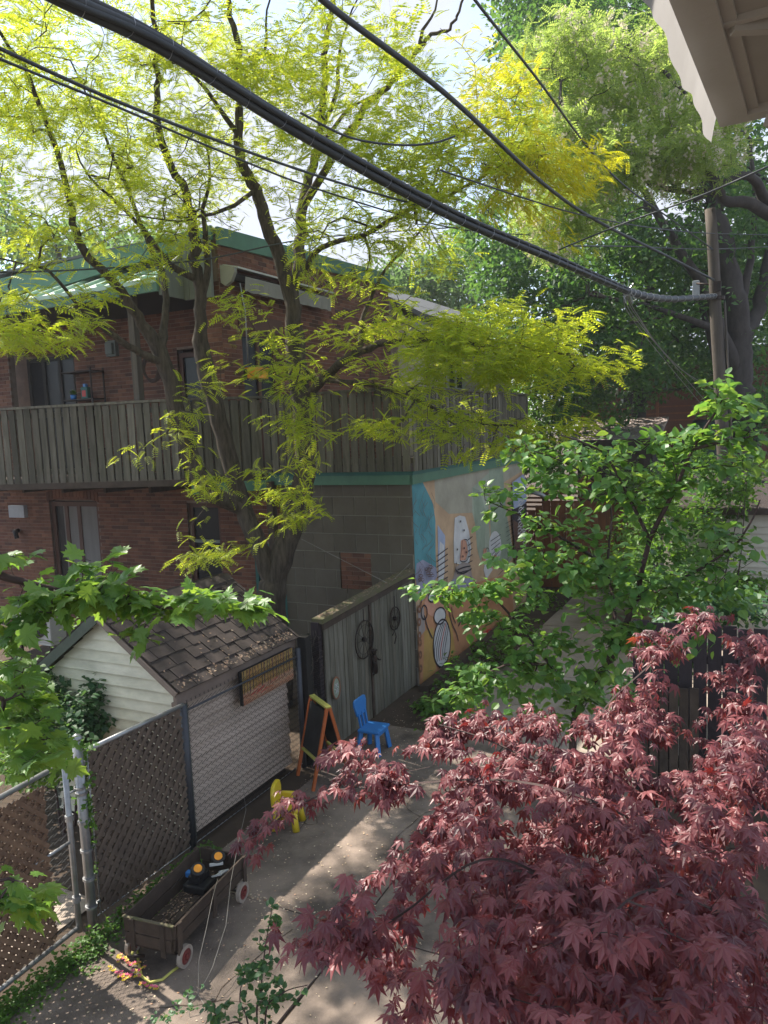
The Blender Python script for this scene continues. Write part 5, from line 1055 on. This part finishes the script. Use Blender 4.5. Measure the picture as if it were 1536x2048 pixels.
f3 = g.near(px(326,722,10.8)); g.limb([g.P[f3]]+PL((295,712,10.5),(255,690,10.3),(215,660,10.1),(172,628,9.9),(140,592,9.7),(95,540,9.5),(30,525,9.3),(-60,500,9)), .06, .012, f3)
f3 = g.near(px(318,700,10.75)); g.limb([g.P[f3]]+PL((328,655,10.8),(332,600,10.9),(322,540,11),(290,470,11),(262,400,10.9),(230,320,10.7),(190,230,10.4),(140,120,10)), .075, .014, f3)
f3 = g.near(px(392,560,11.25)); g.limb([g.P[f3]]+PL((350,535,11),(318,500,10.8),(283,455,10.5),(240,410,10.1),(180,355,9.8),(150,300,9.5)), .07, .012, f3)
f3 = g.near(px(165,495,10.1)); g.limb([g.P[f3]]+PL((230,560,9.9),(250,545,9.8),(150,555,9.6)), .02, .008, f3) if False else None
g.R = [r*(.80 if p[2] > 5.5 else 1) for r, p in zip(g.R, g.P)]
hi_tips = [(120,120,210,150,8,12.5,95),(350,150,200,150,8.6,13,85),(110,330,170,130,8.4,12,75),(370,330,140,110,9,12.5,60),(180,450,200,80,9,12.5,36),(400,450,80,60,9.5,12,14),
 (560,130,110,140,8.2,10.4,50),(690,110,120,130,8.2,10.2,46),(830,90,70,80,8.4,10,12),(600,330,110,90,8.4,10.4,26),(730,300,110,80,8.2,10.2,32),(820,250,90,60,8.2,10,22),(1000,240,80,110,8.4,9.8,20),(1040,330,70,60,8.4,9.6,10),
 (900,330,130,90,8.2,9.8,52),(820,400,120,50,8.4,10,22),(700,520,120,40,9,10.4,14),(850,500,90,45,9,10.4,14),(620,430,100,40,9,10.6,10)]
low_tips = [(540,640,110,55,9.4,11,9),(480,600,40,35,9.4,10.5,3),(700,610,120,55,9.2,11,11),(650,680,110,45,9,10.8,10),(850,640,120,50,8.8,10.6,26),(980,680,150,80,8.4,10.4,78),(900,740,170,55,8.6,10.2,58),(1080,720,80,70,8.6,10,34),(1100,650,60,50,8.8,10,12),(1245,708,24,22,9.1,9.5,5),(1175,745,45,18,9,9.6,7),
 (430,745,50,50,9.4,10.6,6),(350,830,40,60,9.6,10.4,4),(540,730,50,35,9.4,10.6,5),(560,800,70,50,9.4,10.6,7),(640,850,80,40,9.2,10.2,12),(780,860,60,22,9,10,8),(900,860,90,55,8.8,10,18),(1020,860,50,30,8.8,9.8,8),(1000,905,80,12,9,9.6,6),(1150,850,45,22,9,9.8,6),
 (430,955,70,28,9.4,10.2,6),(530,960,50,35,9.4,10.4,5),(440,1085,60,36,9.4,10.2,5),(390,1120,50,25,9.2,10,5),(580,1038,55,14,9.6,10.4,5),(600,930,35,30,9.6,10.4,4),(272,915,12,8,9.8,10.2,2),(560,1000,70,30,9.6,10.4,4),
 (30,620,45,35,7.8,9,8),(25,690,45,22,7.8,8.8,8),(95,680,65,20,8,9,9),(165,640,30,12,8.4,9.2,4),(200,590,60,14,8.8,9.6,5),(290,555,60,18,9,10,6),(90,580,70,30,8,9.4,5)]
gold_tips = [(1010,240,70,120,8.6,10,15),(960,130,55,80,9,10.4,9),(1060,330,80,60,8.4,9.6,14),(1130,370,60,35,8.4,9.4,9),(1190,310,55,16,8.4,9.2,7),(1150,490,16,10,8.6,8.8,2),(930,230,60,60,9,10,12),(1030,420,60,40,8.6,9.6,8)]
off_tips = [(100,-170,260,130,7.5,12,46),(420,-170,220,130,8,12,46),(740,-160,180,120,8,10,24),(-120,200,80,300,7.5,11,24),(400,-560,420,220,7,10.5,60),(960,-130,120,90,9,11,10)]  # unseen crown outside the view, added to cast shade
ov = np.stack([rng.uniform(-8.5,-4,150), rng.uniform(10,14.5,150), rng.uniform(8.4,12,150)], 1)  # overhead crown tips added to shade the patio concrete
Qs = [blobs(hi_tips), blobs(low_tips), blobs(gold_tips), unroof(unshade(np.concatenate([blobs(off_tips), ov])))]; gtag = np.concatenate([np.full(len(q), i) for i, q in enumerate(Qs)]); allQ = np.concatenate(Qs)
g.attract(allQ, .10, .26, .045)
loc_tr = loc.part('trunk', g.finish(.0050, .44), M['bark'])
tp = np.array([g.P[t] for t in g.tips]); tagn = np.array([gtag[np.argmin(np.linalg.norm(allQ-p, axis=1))] for p in tp]); tips = list(g.tips)
PA_, RA_, SA_ = [], [], []
for tg, nl, sp, sz in ((0, 18, .32, .145), (1, 15, .27, .165), (3, 12, .45, .22)):
    g.tips = [t for t, q in zip(tips, tagn) if q == tg]; a_, b_, c_ = g.sprays(nl, sp, sz, .22 if tg == 1 else .45, .16 if tg == 1 else .10, .3, 4); PA_.append(a_); RA_.append(b_); SA_.append(c_)
put_leaves(loc, [FROND, FROND2], np.concatenate(PA_), np.concatenate(RA_), np.concatenate(SA_), M['lf_locust'], 300, 'leaf')
g.tips = [t for t, q in zip(tips, tagn) if q == 2]; a_, b_, c_ = g.sprays(22, .28, .145, .4, .25, .3, 4); V, Fc = merge(FROND, a_, b_, c_); loc.link('golden_foliage', fastmesh('golden_foliage', V-base, Fc, M['lf_gold']), None, 'deep golden yellow foliage', 'stuff')
# ------------------------------------------------------------------ background trees
def bgtree(name, label, trunkpts, r0, limbs, bl, leafn, spread, size, mat, leaf=QD, group=None, flowers=0, bark='barkgrey', fl_size=.12, ex=.40, cluster=None):
    tp_ = [px(*q) for q in trunkpts]; b_ = tp_[0].copy(); b_[2] = 0; t = Thing(name, b_, label, 'tree', group); g = Grow(); tr = g.limb([b_]+tp_, r0, r0*.45, wob=.03, step=.5)
    for L in limbs:
        P = [px(*q) for q in L[1:]]; j = g.near(P[0]); g.limb([g.P[j]]+P[1:], L[0], L[0]*.35, j, step=.4)
    Q = blobs(bl); g.attract(Q, .15, .5, .06); t.part('trunk', g.finish(.010, ex), M[bark])
    n = len(Q)*leafn; c = np.repeat(Q, leafn, axis=0); off = rng.normal(0, 1, (n, 3)); off /= np.linalg.norm(off, axis=1, keepdims=True); off *= (rng.random((n, 1))**.5)*spread; off[:, 2] *= .6; P = c+off
    D = off*.6+rng.normal(0, .5, (n, 3))*spread; D[:, 2] -= .15*spread; N_ = np.array([0, 0, 1.])+rng.normal(0, .45, (n, 3)); V, Fc = merge(leaf, P, orient(D, N_), size*(1+rng.uniform(-.3, .3, n)))
    cr_ = t.link('crown', fastmesh('crown', V-b_, Fc, M[mat]), None, None, 'stuff')
    if flowers:
        m = flowers; c = Q[rng.integers(0, len(Q), m)]; o = rng.normal(0, 1, (m, 3)); o /= np.linalg.norm(o, axis=1, keepdims=True); c = c+o*spread*[1, 1, .5]*.85; k = 12; cc = np.repeat(c, k, axis=0)+rng.normal(0, 1, (m*k, 3))*[.028, .028, .07]; D = rng.normal(0, 1, (m*k, 3)); D[:, 2] -= .8
        V, Fc = merge(QD, cc, orient(D, rng.normal(0, 1, (m*k, 3))), np.full(m*k, fl_size*.45)); t.link('blossom', fastmesh('blossom', V-b_, Fc, M['flower']), None, 'hanging cream blossom clusters', 'stuff')
    return t
bgtree('broadleaf_tree', 'dark green broadleaf tree filling the right background behind the utility pole', [(1490,900,20),(1480,760,20),(1475,640,20),(1450,500,19.8),(1420,380,19.5),(1390,250,19)], .42,
  [(.20,(1480,760,20),(1440,660,19.6),(1400,560,19),(1330,450,18.5),(1250,330,18)),(.22,(1478,700,20),(1520,600,20.5),(1550,450,21),(1580,250,21)),(.12,(1475,640,20),(1500,520,20),(1510,400,20),(1500,280,20)),(.10,(1440,660,19.6),(1380,640,19),(1290,610,18.4),(1180,590,18)),(.14,(1485,820,20),(1440,740,20.4),(1400,600,21),(1350,440,21.5))],
  [(1130,60,130,90,19,25,60),(1290,60,140,100,18,25,60),(1180,210,150,120,18,25,80),(1330,250,120,120,18,24,50),(1000,490,80,110,20,25,50),(1060,600,110,90,18.5,24,60),(1190,500,130,110,18,24,80),(1340,540,110,120,18,25,70),(1460,430,90,110,19,26,60),(1520,600,70,140,20,27,50),(1150,700,110,70,18,23,50),(1290,700,90,80,18,24,44),(1410,720,80,90,21,26,36),(1230,780,80,50,19,24,20),(1100,830,50,40,18,21,10),(1500,820,70,60,18,24,22),(1060,0,60,60,20,24,16),(1200,-80,250,90,18,25,50)], 66, .62, .15, 'lf_dark')
bgtree('broadleaf_tree', 'slimmer dark tree standing left behind the broadleaf tree, its stem above the far shed', [(1275,900,24),(1280,780,24),(1290,650,24),(1300,520,24),(1290,400,24)], .28,
  [(.12,(1285,720,24),(1340,620,24.5),(1400,520,25)),(.10,(1290,650,24),(1240,560,24),(1190,470,24))], [(1260,620,160,140,24,29,80),(1400,620,120,160,25,30,70),(1150,450,120,140,25,29,60),(1440,300,120,200,26,30,60),(1060,700,80,80,24,27,24),(1200,150,200,180,26,30,80),(1500,500,80,200,27,31,50)], 40, .8, .24, 'lf_dark')
bgtree('flowering_locust', 'pale green black locust with hanging cream blossoms at upper right', [(1640,900,15.5),(1620,600,15.5),(1590,460,15.2),(1530,400,15)], .30,
  [(.13,(1590,460,15.2),(1500,408,14.8),(1452,402,14.6),(1432,380,14.5),(1380,385,14.3),(1310,372,14)),(.11,(1530,400,15),(1500,350,14.4),(1440,370,14.2),(1390,400,14)),(.10,(1432,380,14.5),(1410,300,14.3),(1400,230,14.2),(1330,140,14)),(.07,(1310,372,14),(1240,330,13.6),(1180,300,13.4),(1120,200,13.4)),(.06,(1330,140,14),(1240,90,14),(1150,60,14))],
  [(1110,110,80,90,13,15.5,26),(1240,120,90,90,13,15.5,30),(1340,90,60,70,13,15.5,16),(1190,230,90,60,12.8,15,22),(1330,230,70,40,13,15,14),(1440,200,40,50,13.5,15,12),(1310,290,110,45,12.6,14.8,32),(1200,350,110,50,12.6,14.8,26),(1130,430,90,55,12.6,14.6,24),(1370,330,80,40,13,15,18),(1080,300,40,60,13,15,8),(1440,290,40,35,13.4,15,8),(1120,500,50,20,12.8,14.5,5)], 42, .42, .19, 'lf_light', FROND2, None, 700, fl_size=.15)
bgtree('pale_tree', 'hazy pale tree visible above the brick wall end', [(850,700,34),(850,600,34),(845,520,34)], .25, [(.1,(850,600,34),(820,560,34),(800,530,34))], [(830,560,70,50,32,37,34),(900,610,60,60,32,38,24),(780,600,50,40,33,37,14),(930,540,50,70,30,36,20)], 70, 1.0, .26, 'lf_far')
bgtree('pale_tree', 'hazy pale tree rising behind the left end of the green metal roof', [(120,700,30),(120,560,30),(110,450,30)], .25, [(.1,(120,560,30),(180,500,30),(260,450,30))], [(90,500,120,60,28,34,36),(250,480,110,40,28,34,24),(-20,420,60,100,28,34,20)], 50, 1.0, .24, 'lf_far')
bgtree('shrub_tree', 'mid green leafy tree growing at the end of the lane beside the balcony', [(1090,1050,19),(1090,950,19),(1085,850,19)], .12, [], [(1090,790,60,60,17.6,20,26),(1080,870,60,50,17.6,19.5,22),(1150,800,50,50,18,20.5,14),(1090,930,45,40,17.6,19,12)], 60, .5, .12, 'lf_weed')
# climbing leaves on the beige garage and lane side greenery
def thicket(name, label, cat, bl, leafn, spread, size, mat, leaf=OVAL, stems=4, pieces=0, z0=0.0, flat=.7, droop=.3, kind=None, ground=True):
    Q = blobs(bl); c = Q.mean(axis=0); b_ = c.copy(); b_[2] = z0; t = Thing(name, b_, label, cat); g = Grow()
    for i in range(stems): q = Q[rng.integers(0, len(Q))]; f_ = b_+[rng.uniform(-.2,.2), rng.uniform(-.2,.2), 0]; f_[:2] = f_[:2]*.5+q[:2]*.5; g.limb([f_, (f_+q)/2+rng.normal(0,.05,3), q], .018, .006, step=.2)
    g.attract(Q, .05, .2, .02, up=.1); t.part('stem', g.finish(.0035, .4), M['twig']); P, R_, s_ = g.sprays(leafn, spread, size, flat, droop, .35, 3); keep = P[:, 2] > .02; put_leaves(t, leaf, P[keep], R_[keep], s_[keep], M[mat], pieces); return t
thicket('climbing_vine', 'bright green vine climbing over the corner of the beige garage', 'vine', [(1380,1060,70,60,12.4,13.2,30),(1330,1130,70,60,12,13,30),(1420,1160,80,50,12,13,30),(1300,1180,60,50,11.5,13,24),(1500,1190,50,40,12,13,16),(1350,1010,60,30,12.6,13.4,14),(1470,1020,60,22,12.8,13.6,14),(1450,960,90,40,12,13,34),(1380,930,60,40,12.5,13.5,16)], 26, .22, .10, 'lf_weed', QD)
thicket('hedge', 'mid green hedge on the right side of the lane', 'hedge', [(1260,1150,60,50,14,16,26),(1200,1130,50,40,15,17,18),(1340,960,80,40,15.5,17,30),(1240,950,60,60,16.5,18,22),(1470,960,60,50,15.6,17,24),(1290,1050,60,50,14.5,16,24)], 34, .35, .11, 'lf_weed', QD)
thicket('lane_shrub', 'dark leafy shrub beside the dark board fence on the right', 'shrub', [(1470,1215,60,30,8.6,9.6,26),(1390,1250,50,50,9,10,22),(1330,1300,60,60,9,10.5,30),(1290,1380,50,50,9,10,20)], 30, .22, .085, 'lf_bush', OVAL)
# weeds along the mural
thicket('weeds', 'leafy weeds growing along the foot of the mural', 'weeds', [(880,1440,70,40,9.6,11,40),(930,1360,60,50,10.6,12.6,40),(985,1310,50,40,12,14,30),(1040,1260,50,40,14,16,24),(850,1410,25,30,10.6,11.4,14),(1100,1210,50,30,16,18,16)], 20, .16, .075, 'lf_weed', OVAL, 0 or 3)
# bush by the shed
thicket('shed_bush', 'grey green bush against the left wall of the garden shed', 'bush', [(165,1440,50,70,7.6,8.2,40),(140,1490,50,40,7.2,8,30),(200,1380,16,25,7.8,8.1,10),(90,1460,50,50,7.4,8.4,24),(110,1380,40,40,8,8.8,16)], 24, .14, .065, 'lf_bush', OVAL, 4)
thicket('yellow_green_bush', 'sunlit yellow green bush left of the garden shed', 'bush', [(60,1400,50,60,8.6,9.6,34),(100,1350,40,30,9,9.8,18),(25,1480,40,50,8,9,24),(30,1400,60,60,7,8,40),(70,1530,60,30,6.8,7.6,20),(170,1250,40,14,10.5,11.2,8)], 26, .2, .075, 'lf_weed', OVAL, 3)
thicket('fence_vine', 'green vine tangled over the top of the chain link gate', 'vine', [(160,1500,30,18,6.0,6.3,10),(175,1600,12,70,6.05,6.2,12),(120,1520,50,14,5.9,6.2,8)], 14, .07, .045, 'lf_weed', OVAL, 1)
# ground cover along the fence foot
gc = Thing('fence_foot_weeds', W3(-7, .2), 'low green ground cover along the foot of the chain link fence', 'weeds')
n = 5200; a_ = rng.uniform(-8.6, -5.15, n); b_ = .02+np.abs(rng.normal(0, .11, n)); b_ = np.minimum(b_, .34); dens = (np.sin(a_*3.1)+np.sin(a_*7.3+1)+2.6)*.22; keep = rng.random(n) < dens+.25; a_, b_ = a_[keep], b_[keep]; n = len(a_)
P = K[None]+A[None]*a_[:, None]+B[None]*b_[:, None]+Z[None]*(rng.random(n)**1.3*.15*np.maximum(.15, 1-b_/.36))[:, None]; D = rng.normal(0, 1, (n, 3)); D[:, 2] = np.abs(D[:, 2])*.3
put_leaves(gc, OVAL, P, orient(D, np.array([0,0,1.])+rng.normal(0,.35,(n,3))), rng.uniform(.02, .042, n), M['lf_weed'], 0)
# fallen petals and leaf bits on the concrete
n = 5000; a_ = rng.uniform(-8.6, 3, n); b_ = np.abs(rng.normal(0, 1.1, n))+.1; k2 = rng.random(n) < .12; a_[k2] = rng.choice([-8.55, -5.63, -5.6], k2.sum())+rng.normal(0, .05, k2.sum()); P = K[None]+A[None]*a_[:, None]+B[None]*b_[:, None]+Z[None]*.006
D = rng.normal(0, 1, (n, 3)); D[:, 2] = 0; V, Fc = merge((QD[0]*[1,1,.3], QD[1]), P, orient(D, np.array([0,0,1.])+rng.normal(0,.12,(n,3))), (.005+.024*rng.random(n)**2.2)); me = fastmesh('fallen_petals', V, Fc, M['petal']); o = bpy.data.objects.new('fallen_petals', me); COL.objects.link(o); props(o, 'pale fallen petals and leaf scraps scattered over the concrete', 'petals', None, 'stuff')
# hairline cracks and stains worn into the concrete
mb = MB()
for (a, b, da, db, n_) in ((-8.2,.5,.12,.16,14),(-7.4,1.9,.15,-.10,12),(-6.4,.35,.13,.12,16),(-5.2,1.7,.17,-.05,14),(-4.6,.6,.16,.05,18),(-7.0,1.0,.05,.14,9),(-3.4,1.5,.12,.08,12),(-9.2,.9,.10,.13,14)):
    L = [np.array([a, b])]; dd = np.array([da, db])
    for _ in range(n_): dd = dd+rng.normal(0, .045, 2); L.append(L[-1]+dd*.7)
    for i in range(len(L)-1):
        if min(L[i][1], L[i+1][1]) < .16: break
        p, q = W3(*L[i], .0052), W3(*L[i+1], .0052); sd = nrm(np.cross(q-p, Z))*rng.uniform(.0015, .005); mb.quad(p-sd, p+sd, q+sd, q-sd)
me = mb.mesh('concrete_cracks', M['soil']); o = bpy.data.objects.new('concrete_cracks', me); COL.objects.link(o); o['kind'] = 'structure'
# ------------------------------------------------------------------ green maple at left
base = np.array([-4.6, 2.4, 0.]); mp_ = Thing('green_maple', base, 'green leaved maple reaching in from the left edge over the shed roof', 'tree'); g = Grow()
g.limb([base, base+[.05,.1,1.6], base+[.1,.2,3.2], base+[.3,.4,5.2], base+[.4,.9,7.2]], .17, .07)
g.limb([g.P[-1], base+[.6,1.8,8.3], base+[1.1,2.8,8.9]], .06, .03, len(g.P)-1)
j = g.near(np.array([-4.5, 2.6, 3.0])); g.limb([g.P[j]]+PL((-160,1090,3.4),(0,1150,3.6),(180,1195,3.8),(340,1215,3.9),(480,1208,4.0)), .030, .006, j, wob=.01)
j = g.near(np.array([-4.55, 2.5, 2.2])); g.limb([g.P[j]]+PL((-120,1420,3.5),(0,1450,3.6),(90,1480,3.7)), .018, .005, j)
j = g.near(np.array([-4.55, 2.5, 1.2])); g.limb([g.P[j]]+PL((-100,1800,3.2),(0,1805,3.3),(60,1800,3.35)), .012, .004, j)
Q = blobs([(30,1110,45,12,3.4,3.8,5),(110,1185,90,22,3.5,3.95,20),(215,1190,80,26,3.6,4.0,20),(195,1140,60,25,3.7,4.0,8),(310,1205,80,26,3.7,4.1,20),(420,1200,80,22,3.8,4.2,18),(500,1215,45,22,3.9,4.2,11),(60,1225,60,25,3.5,3.8,9),(30,1330,35,50,3.4,3.8,8),(50,1420,60,40,3.4,3.9,14),(70,1490,60,35,3.4,3.9,12),(20,1280,30,30,3.4,3.7,4),(120,1530,25,15,3.6,3.9,2),(40,1790,50,22,3.2,3.5,7),(90,1810,18,18,3.3,3.5,2),(15,1870,12,20,3.2,3.3,1),(250,1270,40,12,3.8,4,4)])
Qo = np.concatenate([np.array([rng.uniform(-7.5,-3.6), rng.uniform(1.6,6), rng.uniform(5.6,9)])[None] for _ in range(90)]); sc_ = Qo[:, 1]; X, Y, D = proj(Qo); Qo = Qo[(X < -80)]
Qo = np.concatenate([Qo, np.stack([rng.uniform(-4.9,-2.0,95), rng.uniform(4.1,5.5,95), rng.uniform(8.5,9.6,95)], 1)]); Qo = unshade(Qo); nQ = len(Q); g.attract(np.concatenate([Q, Qo]), .02, .12, .012, up=.1); mp_.part('trunk', g.finish(.0022, .42, cut=(.08,.03,.01)), M['twig'])  # second batch: unseen crown tips added to shade the japanese maple below
tips = list(g.tips); QQ = np.concatenate([Q, Qo]); fl = np.array([np.argmin(np.linalg.norm(QQ-g.P[t], axis=1)) < nQ for t in tips]); g.tips = [t for t, q in zip(tips, fl) if q]; P, R_, s_ = g.sprays(4, .10, .084, .35, .32, .32, 2)
g.tips = [t for t, q in zip(tips, fl) if not q]; P2, R2_, s2_ = g.sprays(26, .4, .14, .5, .3, .25, 3); put_leaves(mp_, NOR, np.concatenate([P, P2]), np.concatenate([R_, R2_]), np.concatenate([s_, s2_]), M['lf_norway'], 300)
# ------------------------------------------------------------------ round leaved tree in the middle right
base = px(1150, 1480, 5.2); base[2] = 0; sv = Thing('serviceberry', base, 'slender round leaved small tree between the mural and the red maple', 'tree'); g = Grow()
a0 = g.limb([base, base+[0,.02,1.0]]+PL((1150,1440,5.2),(1215,1330,5.1),(1270,1200,5.0),(1300,1080,4.9),(1350,980,4.8),(1385,900,4.7),(1440,810,4.6)), .035, .007, wob=.01)
for L in ([(1215,1330,5.1),(1230,1230,5.2),(1215,1130,5.3),(1220,1000,5.3),(1140,930,5.2),(1060,900,5.1)],[(1270,1200,5.0),(1380,1150,4.9),(1480,1080,4.7),(1520,1000,4.6)],[(1165,1420,5.2),(1100,1330,5.2),(1020,1230,5.2),(960,1180,5.2),(850,1185,5.2)],[(1300,1080,4.9),(1240,960,5),(1200,900,5),(1120,870,5)],[(1385,900,4.7),(1460,880,4.6),(1530,870,4.5)],[(1100,1330,5.2),(1010,1330,5.3),(930,1370,5.4)],[(1215,1130,5.3),(1130,1080,5.2),(1060,1040,5.2),(970,1000,5.2)]):
    P = PL(*L); j = g.near(P[0]); g.limb([g.P[j]]+P[1:], .014, .004, j, wob=.01)
Q = blobs([(1060,900,50,35,4.9,5.4,12),(1100,960,80,30,4.9,5.4,16),(1230,900,90,35,4.8,5.3,20),(1330,880,70,25,4.6,5.1,14),(1440,770,35,25,4.5,4.8,6),(1480,800,50,30,4.4,4.9,10),(1410,860,60,35,4.5,5,14),(1500,890,50,60,4.4,4.9,16),(1350,940,90,40,4.6,5.1,18),(1240,990,110,40,4.7,5.2,24),(1110,1040,80,30,4.9,5.4,12),(970,1000,50,40,4.9,5.3,8),(1330,1030,90,40,4.7,5.2,18),(1180,1110,100,50,4.8,5.4,26),(1060,1110,60,30,4.9,5.4,12),(1010,1150,90,40,4.9,5.4,20),(860,1180,55,28,5,5.4,9),(930,1200,60,40,5,5.4,12),(1100,1180,90,40,4.8,5.4,20),(1220,1180,90,60,4.7,5.3,24),(1330,1180,80,50,4.7,5.2,20),(1450,1100,80,60,4.5,5,18),(1000,1240,60,40,5,5.5,12),(1080,1290,90,40,4.9,5.4,18),(1180,1290,80,50,4.7,5.3,20),(980,1350,90,45,5,5.5,20),(1100,1370,90,35,4.8,5.4,18),(900,1400,60,30,5.2,5.6,10),(1220,1370,60,35,4.6,5.2,12),(1280,1280,50,40,4.7,5.1,12),(1370,1270,60,50,4.6,5.0,14),(1450,1200,70,35,4.5,5,14),(1180,1400,80,30,4.7,5.2,10),(1030,1420,80,30,5,5.4,10)])
g.attract(Q, .04, .14, .014, up=.15); sv.part('trunk', g.finish(.0018, .42, cut=(.08,.03,.009)), M['twig']); P, R_, s_ = g.sprays(9, .09, .066, .4, .28, .28, 3); put_leaves(sv, OVAL, P, R_, s_, M['lf_round'], 300)
# ------------------------------------------------------------------ purple japanese maple
base = np.array([1.75, 3.1, 0.]); jm = Thing('japanese_maple', base, 'purple leaved japanese maple filling the lower right corner', 'tree'); g = Grow()
tk = g.limb([base, base+[-.05,-.05,.8], base+[-.1,-.1,1.4]], .06, .045, wob=.01)
for L, r in (([(1500,1900,2.7),(1340,1700,2.6),(1180,1600,2.6),(1000,1560,2.9),(800,1570,3.1),(640,1590,3.3),(500,1680,3.4)],.006),([(1300,1900,2.4),(1100,1760,2.3),(960,1720,2.2),(800,1830,2.2),(680,1900,2.1)],.006),([(1420,1800,2.9),(1280,1560,3.2),(1200,1440,3.5),(1300,1330,3.7),(1400,1240,3.8)],.006),([(1500,1750,3),(1490,1600,3.1),(1500,1450,3.4),(1510,1350,3.6)],.006),([(1560,1950,2.3),(1440,1830,2.1),(1300,1780,2.1),(1200,1850,1.95)],.006),([(1400,1700,2.9),(1200,1600,3.1),(1000,1490,3.5),(880,1450,3.7)],.006),([(1400,2000,2.3),(1200,2000,2.0),(1000,1980,1.95),(850,1960,2.0)],.006)):
    P = PL(*L); g.limb([g.P[tk[-1]], (g.P[tk[-1]]+P[0])/2]+P, r, .004, tk[-1], step=.12, wob=.01)
spec = [(1400,1235,60,22,3.7,4.0,9),(1300,1285,60,28,3.7,4.0,11),(1490,1290,60,25,3.5,3.8,10),(1440,1350,60,25,3.5,3.8,8),(1300,1375,60,20,3.6,3.9,6),(1500,1400,50,20,3.4,3.8,6),(1520,1470,30,50,3.1,3.6,10),(1515,1600,30,70,2.8,3.2,12),(1520,1720,25,50,2.5,2.9,8),
 (1250,1450,200,40,3.2,3.7,50),(1000,1445,110,32,3.4,3.8,26),(860,1480,60,30,3.4,3.7,12),(730,1520,100,28,3.2,3.5,14),(610,1590,60,20,3.2,3.4,7),(555,1640,30,14,3.3,3.4,3),(485,1700,38,22,3.3,3.5,5),
 (850,1560,140,40,3.0,3.4,24),(1050,1540,160,50,2.9,3.5,44),(1300,1540,180,50,2.8,3.4,50),(1480,1500,60,60,2.9,3.4,16),(1100,1630,200,50,2.6,3.1,60),(1360,1640,160,60,2.5,3.0,54),(900,1650,80,40,2.7,3.0,14),(850,1720,80,45,2.4,2.8,14),(1020,1730,160,60,2.3,2.8,48),(1300,1750,220,70,2.2,2.8,80),
 (750,1800,50,35,2.2,2.5,8),(680,1880,60,40,2.1,2.4,10),(600,1900,28,30,2.1,2.3,4),(770,1900,80,60,2.0,2.3,16),(900,1830,90,70,2.0,2.5,22),(1080,1860,150,80,1.9,2.5,56),(1300,1880,160,80,1.85,2.5,66),(1470,1880,70,110,1.9,2.5,34),(950,1980,120,60,1.9,2.3,26),(1150,2000,150,60,1.8,2.3,40),(1380,2010,140,60,1.8,2.3,40),(790,2000,50,40,2.0,2.2,6),(1200,2120,350,60,1.9,2.4,40)]
spec = [(*r[:4], r[4]-(.12 if r[4] < 2.7 else 0), r[5]+(.35 if r[4] < 2.7 else .1), max(2, int(r[6]*(.62 if r[4] < 2.9 else .75)))) for r in spec]; Q = blobs(spec); under = blobs([(1200,1800,250,150,2.9,3.6,40),(1350,1950,180,100,2.6,3.4,30),(1000,1900,150,100,2.7,3.3,10),(1250,1600,250,80,3.5,4.2,20)])
g.attract(np.concatenate([Q, under]), .06, .10, .010, up=.1); jm.part('trunk', g.finish(.0014, .42, cut=(.05,.02,.008)), M['twig'])
P, R_, s_ = g.sprays(8, .085, .048, .35, .42, .32, 3, np.array([2.3, 6.0, 0])); X, Y, D = proj(P); keep = (D > 1.5) & ~((X < 560) & (Y < 1560)); put_leaves(jm, [JAP, JAP2], P[keep], R_[keep], s_[keep], M['lf_jap'], 300)
# ------------------------------------------------------------------ small shrub bottom left of centre
b_ = px(520, 2100, 3.0); b_[2] = 0; hs = Thing('twiggy_shrub', b_, 'thin twiggy shrub with small grey green leaves at the bottom edge', 'shrub'); g = Grow()
for L in ([(515,2060,2.9),(522,1980,2.9),(530,1900,2.95),(545,1810,3.0)],[(530,2060,2.8),(560,1990,2.8),(615,1970,2.8)],[(500,2070,2.9),(480,2000,2.9),(490,1940,2.95)],[(500,2080,2.7),(440,2050,2.7),(430,2010,2.7)]):
    P = PL(*L); g.limb([b_, (b_+P[0])/2+[.02,0,0]]+P, .007, .002, step=.12, wob=.006)
Q = blobs([(545,1830,14,30,2.9,3.05,6),(525,1900,25,35,2.85,3.05,9),(520,1960,45,40,2.8,3,16),(570,1985,50,22,2.7,2.9,12),(490,1930,14,22,2.85,3,4),(440,2030,35,20,2.65,2.8,8),(510,2030,50,25,2.7,2.9,12),(370,2000,35,35,3.9,4.3,9),(330,2040,50,15,3.8,4.1,8)])
g.attract(Q, .02, .08, .006, up=.1); hs.part('stem', g.finish(.0012, .35), M['twig']); P, R_, s_ = g.sprays(5, .035, .028, .7, .05, .3, 2); put_leaves(hs, OVAL, P, R_, s_, M['lf_bush'], 300)
# thin haze volume, added to lift dark tones and soften the distance
mb = MB().add([(-60,-25,-1.2),(70,-25,-1.2),(70,75,-1.2),(-60,75,-1.2),(-60,-25,26),(70,-25,26),(70,75,26),(-60,75,26)], [(0,3,2,1),(4,5,6,7),(0,1,5,4),(1,2,6,5),(2,3,7,6),(3,0,4,7)])
hm = bpy.data.materials.new('haze'); hm.use_nodes = True; n = hm.node_tree; n.nodes.clear(); o_ = n.nodes.new('ShaderNodeOutputMaterial'); v_ = n.nodes.new('ShaderNodeVolumePrincipled')
v_.inputs['Color'].default_value = (.93, .95, 1, 1); v_.inputs['Density'].default_value = HAZE; v_.inputs['Anisotropy'].default_value = .35; n.links.new(v_.outputs[0], o_.inputs['Volume'])
hz_ = bpy.data.objects.new('haze', mb.mesh('haze', hm)); COL.objects.link(hz_); hz_['kind'] = 'stuff'
g_ = [o.name for o in bpy.data.objects]; print('objects', len(g_), 'tris', sum(len(o.data.polygons) for o in bpy.data.objects if o.type == 'MESH'))
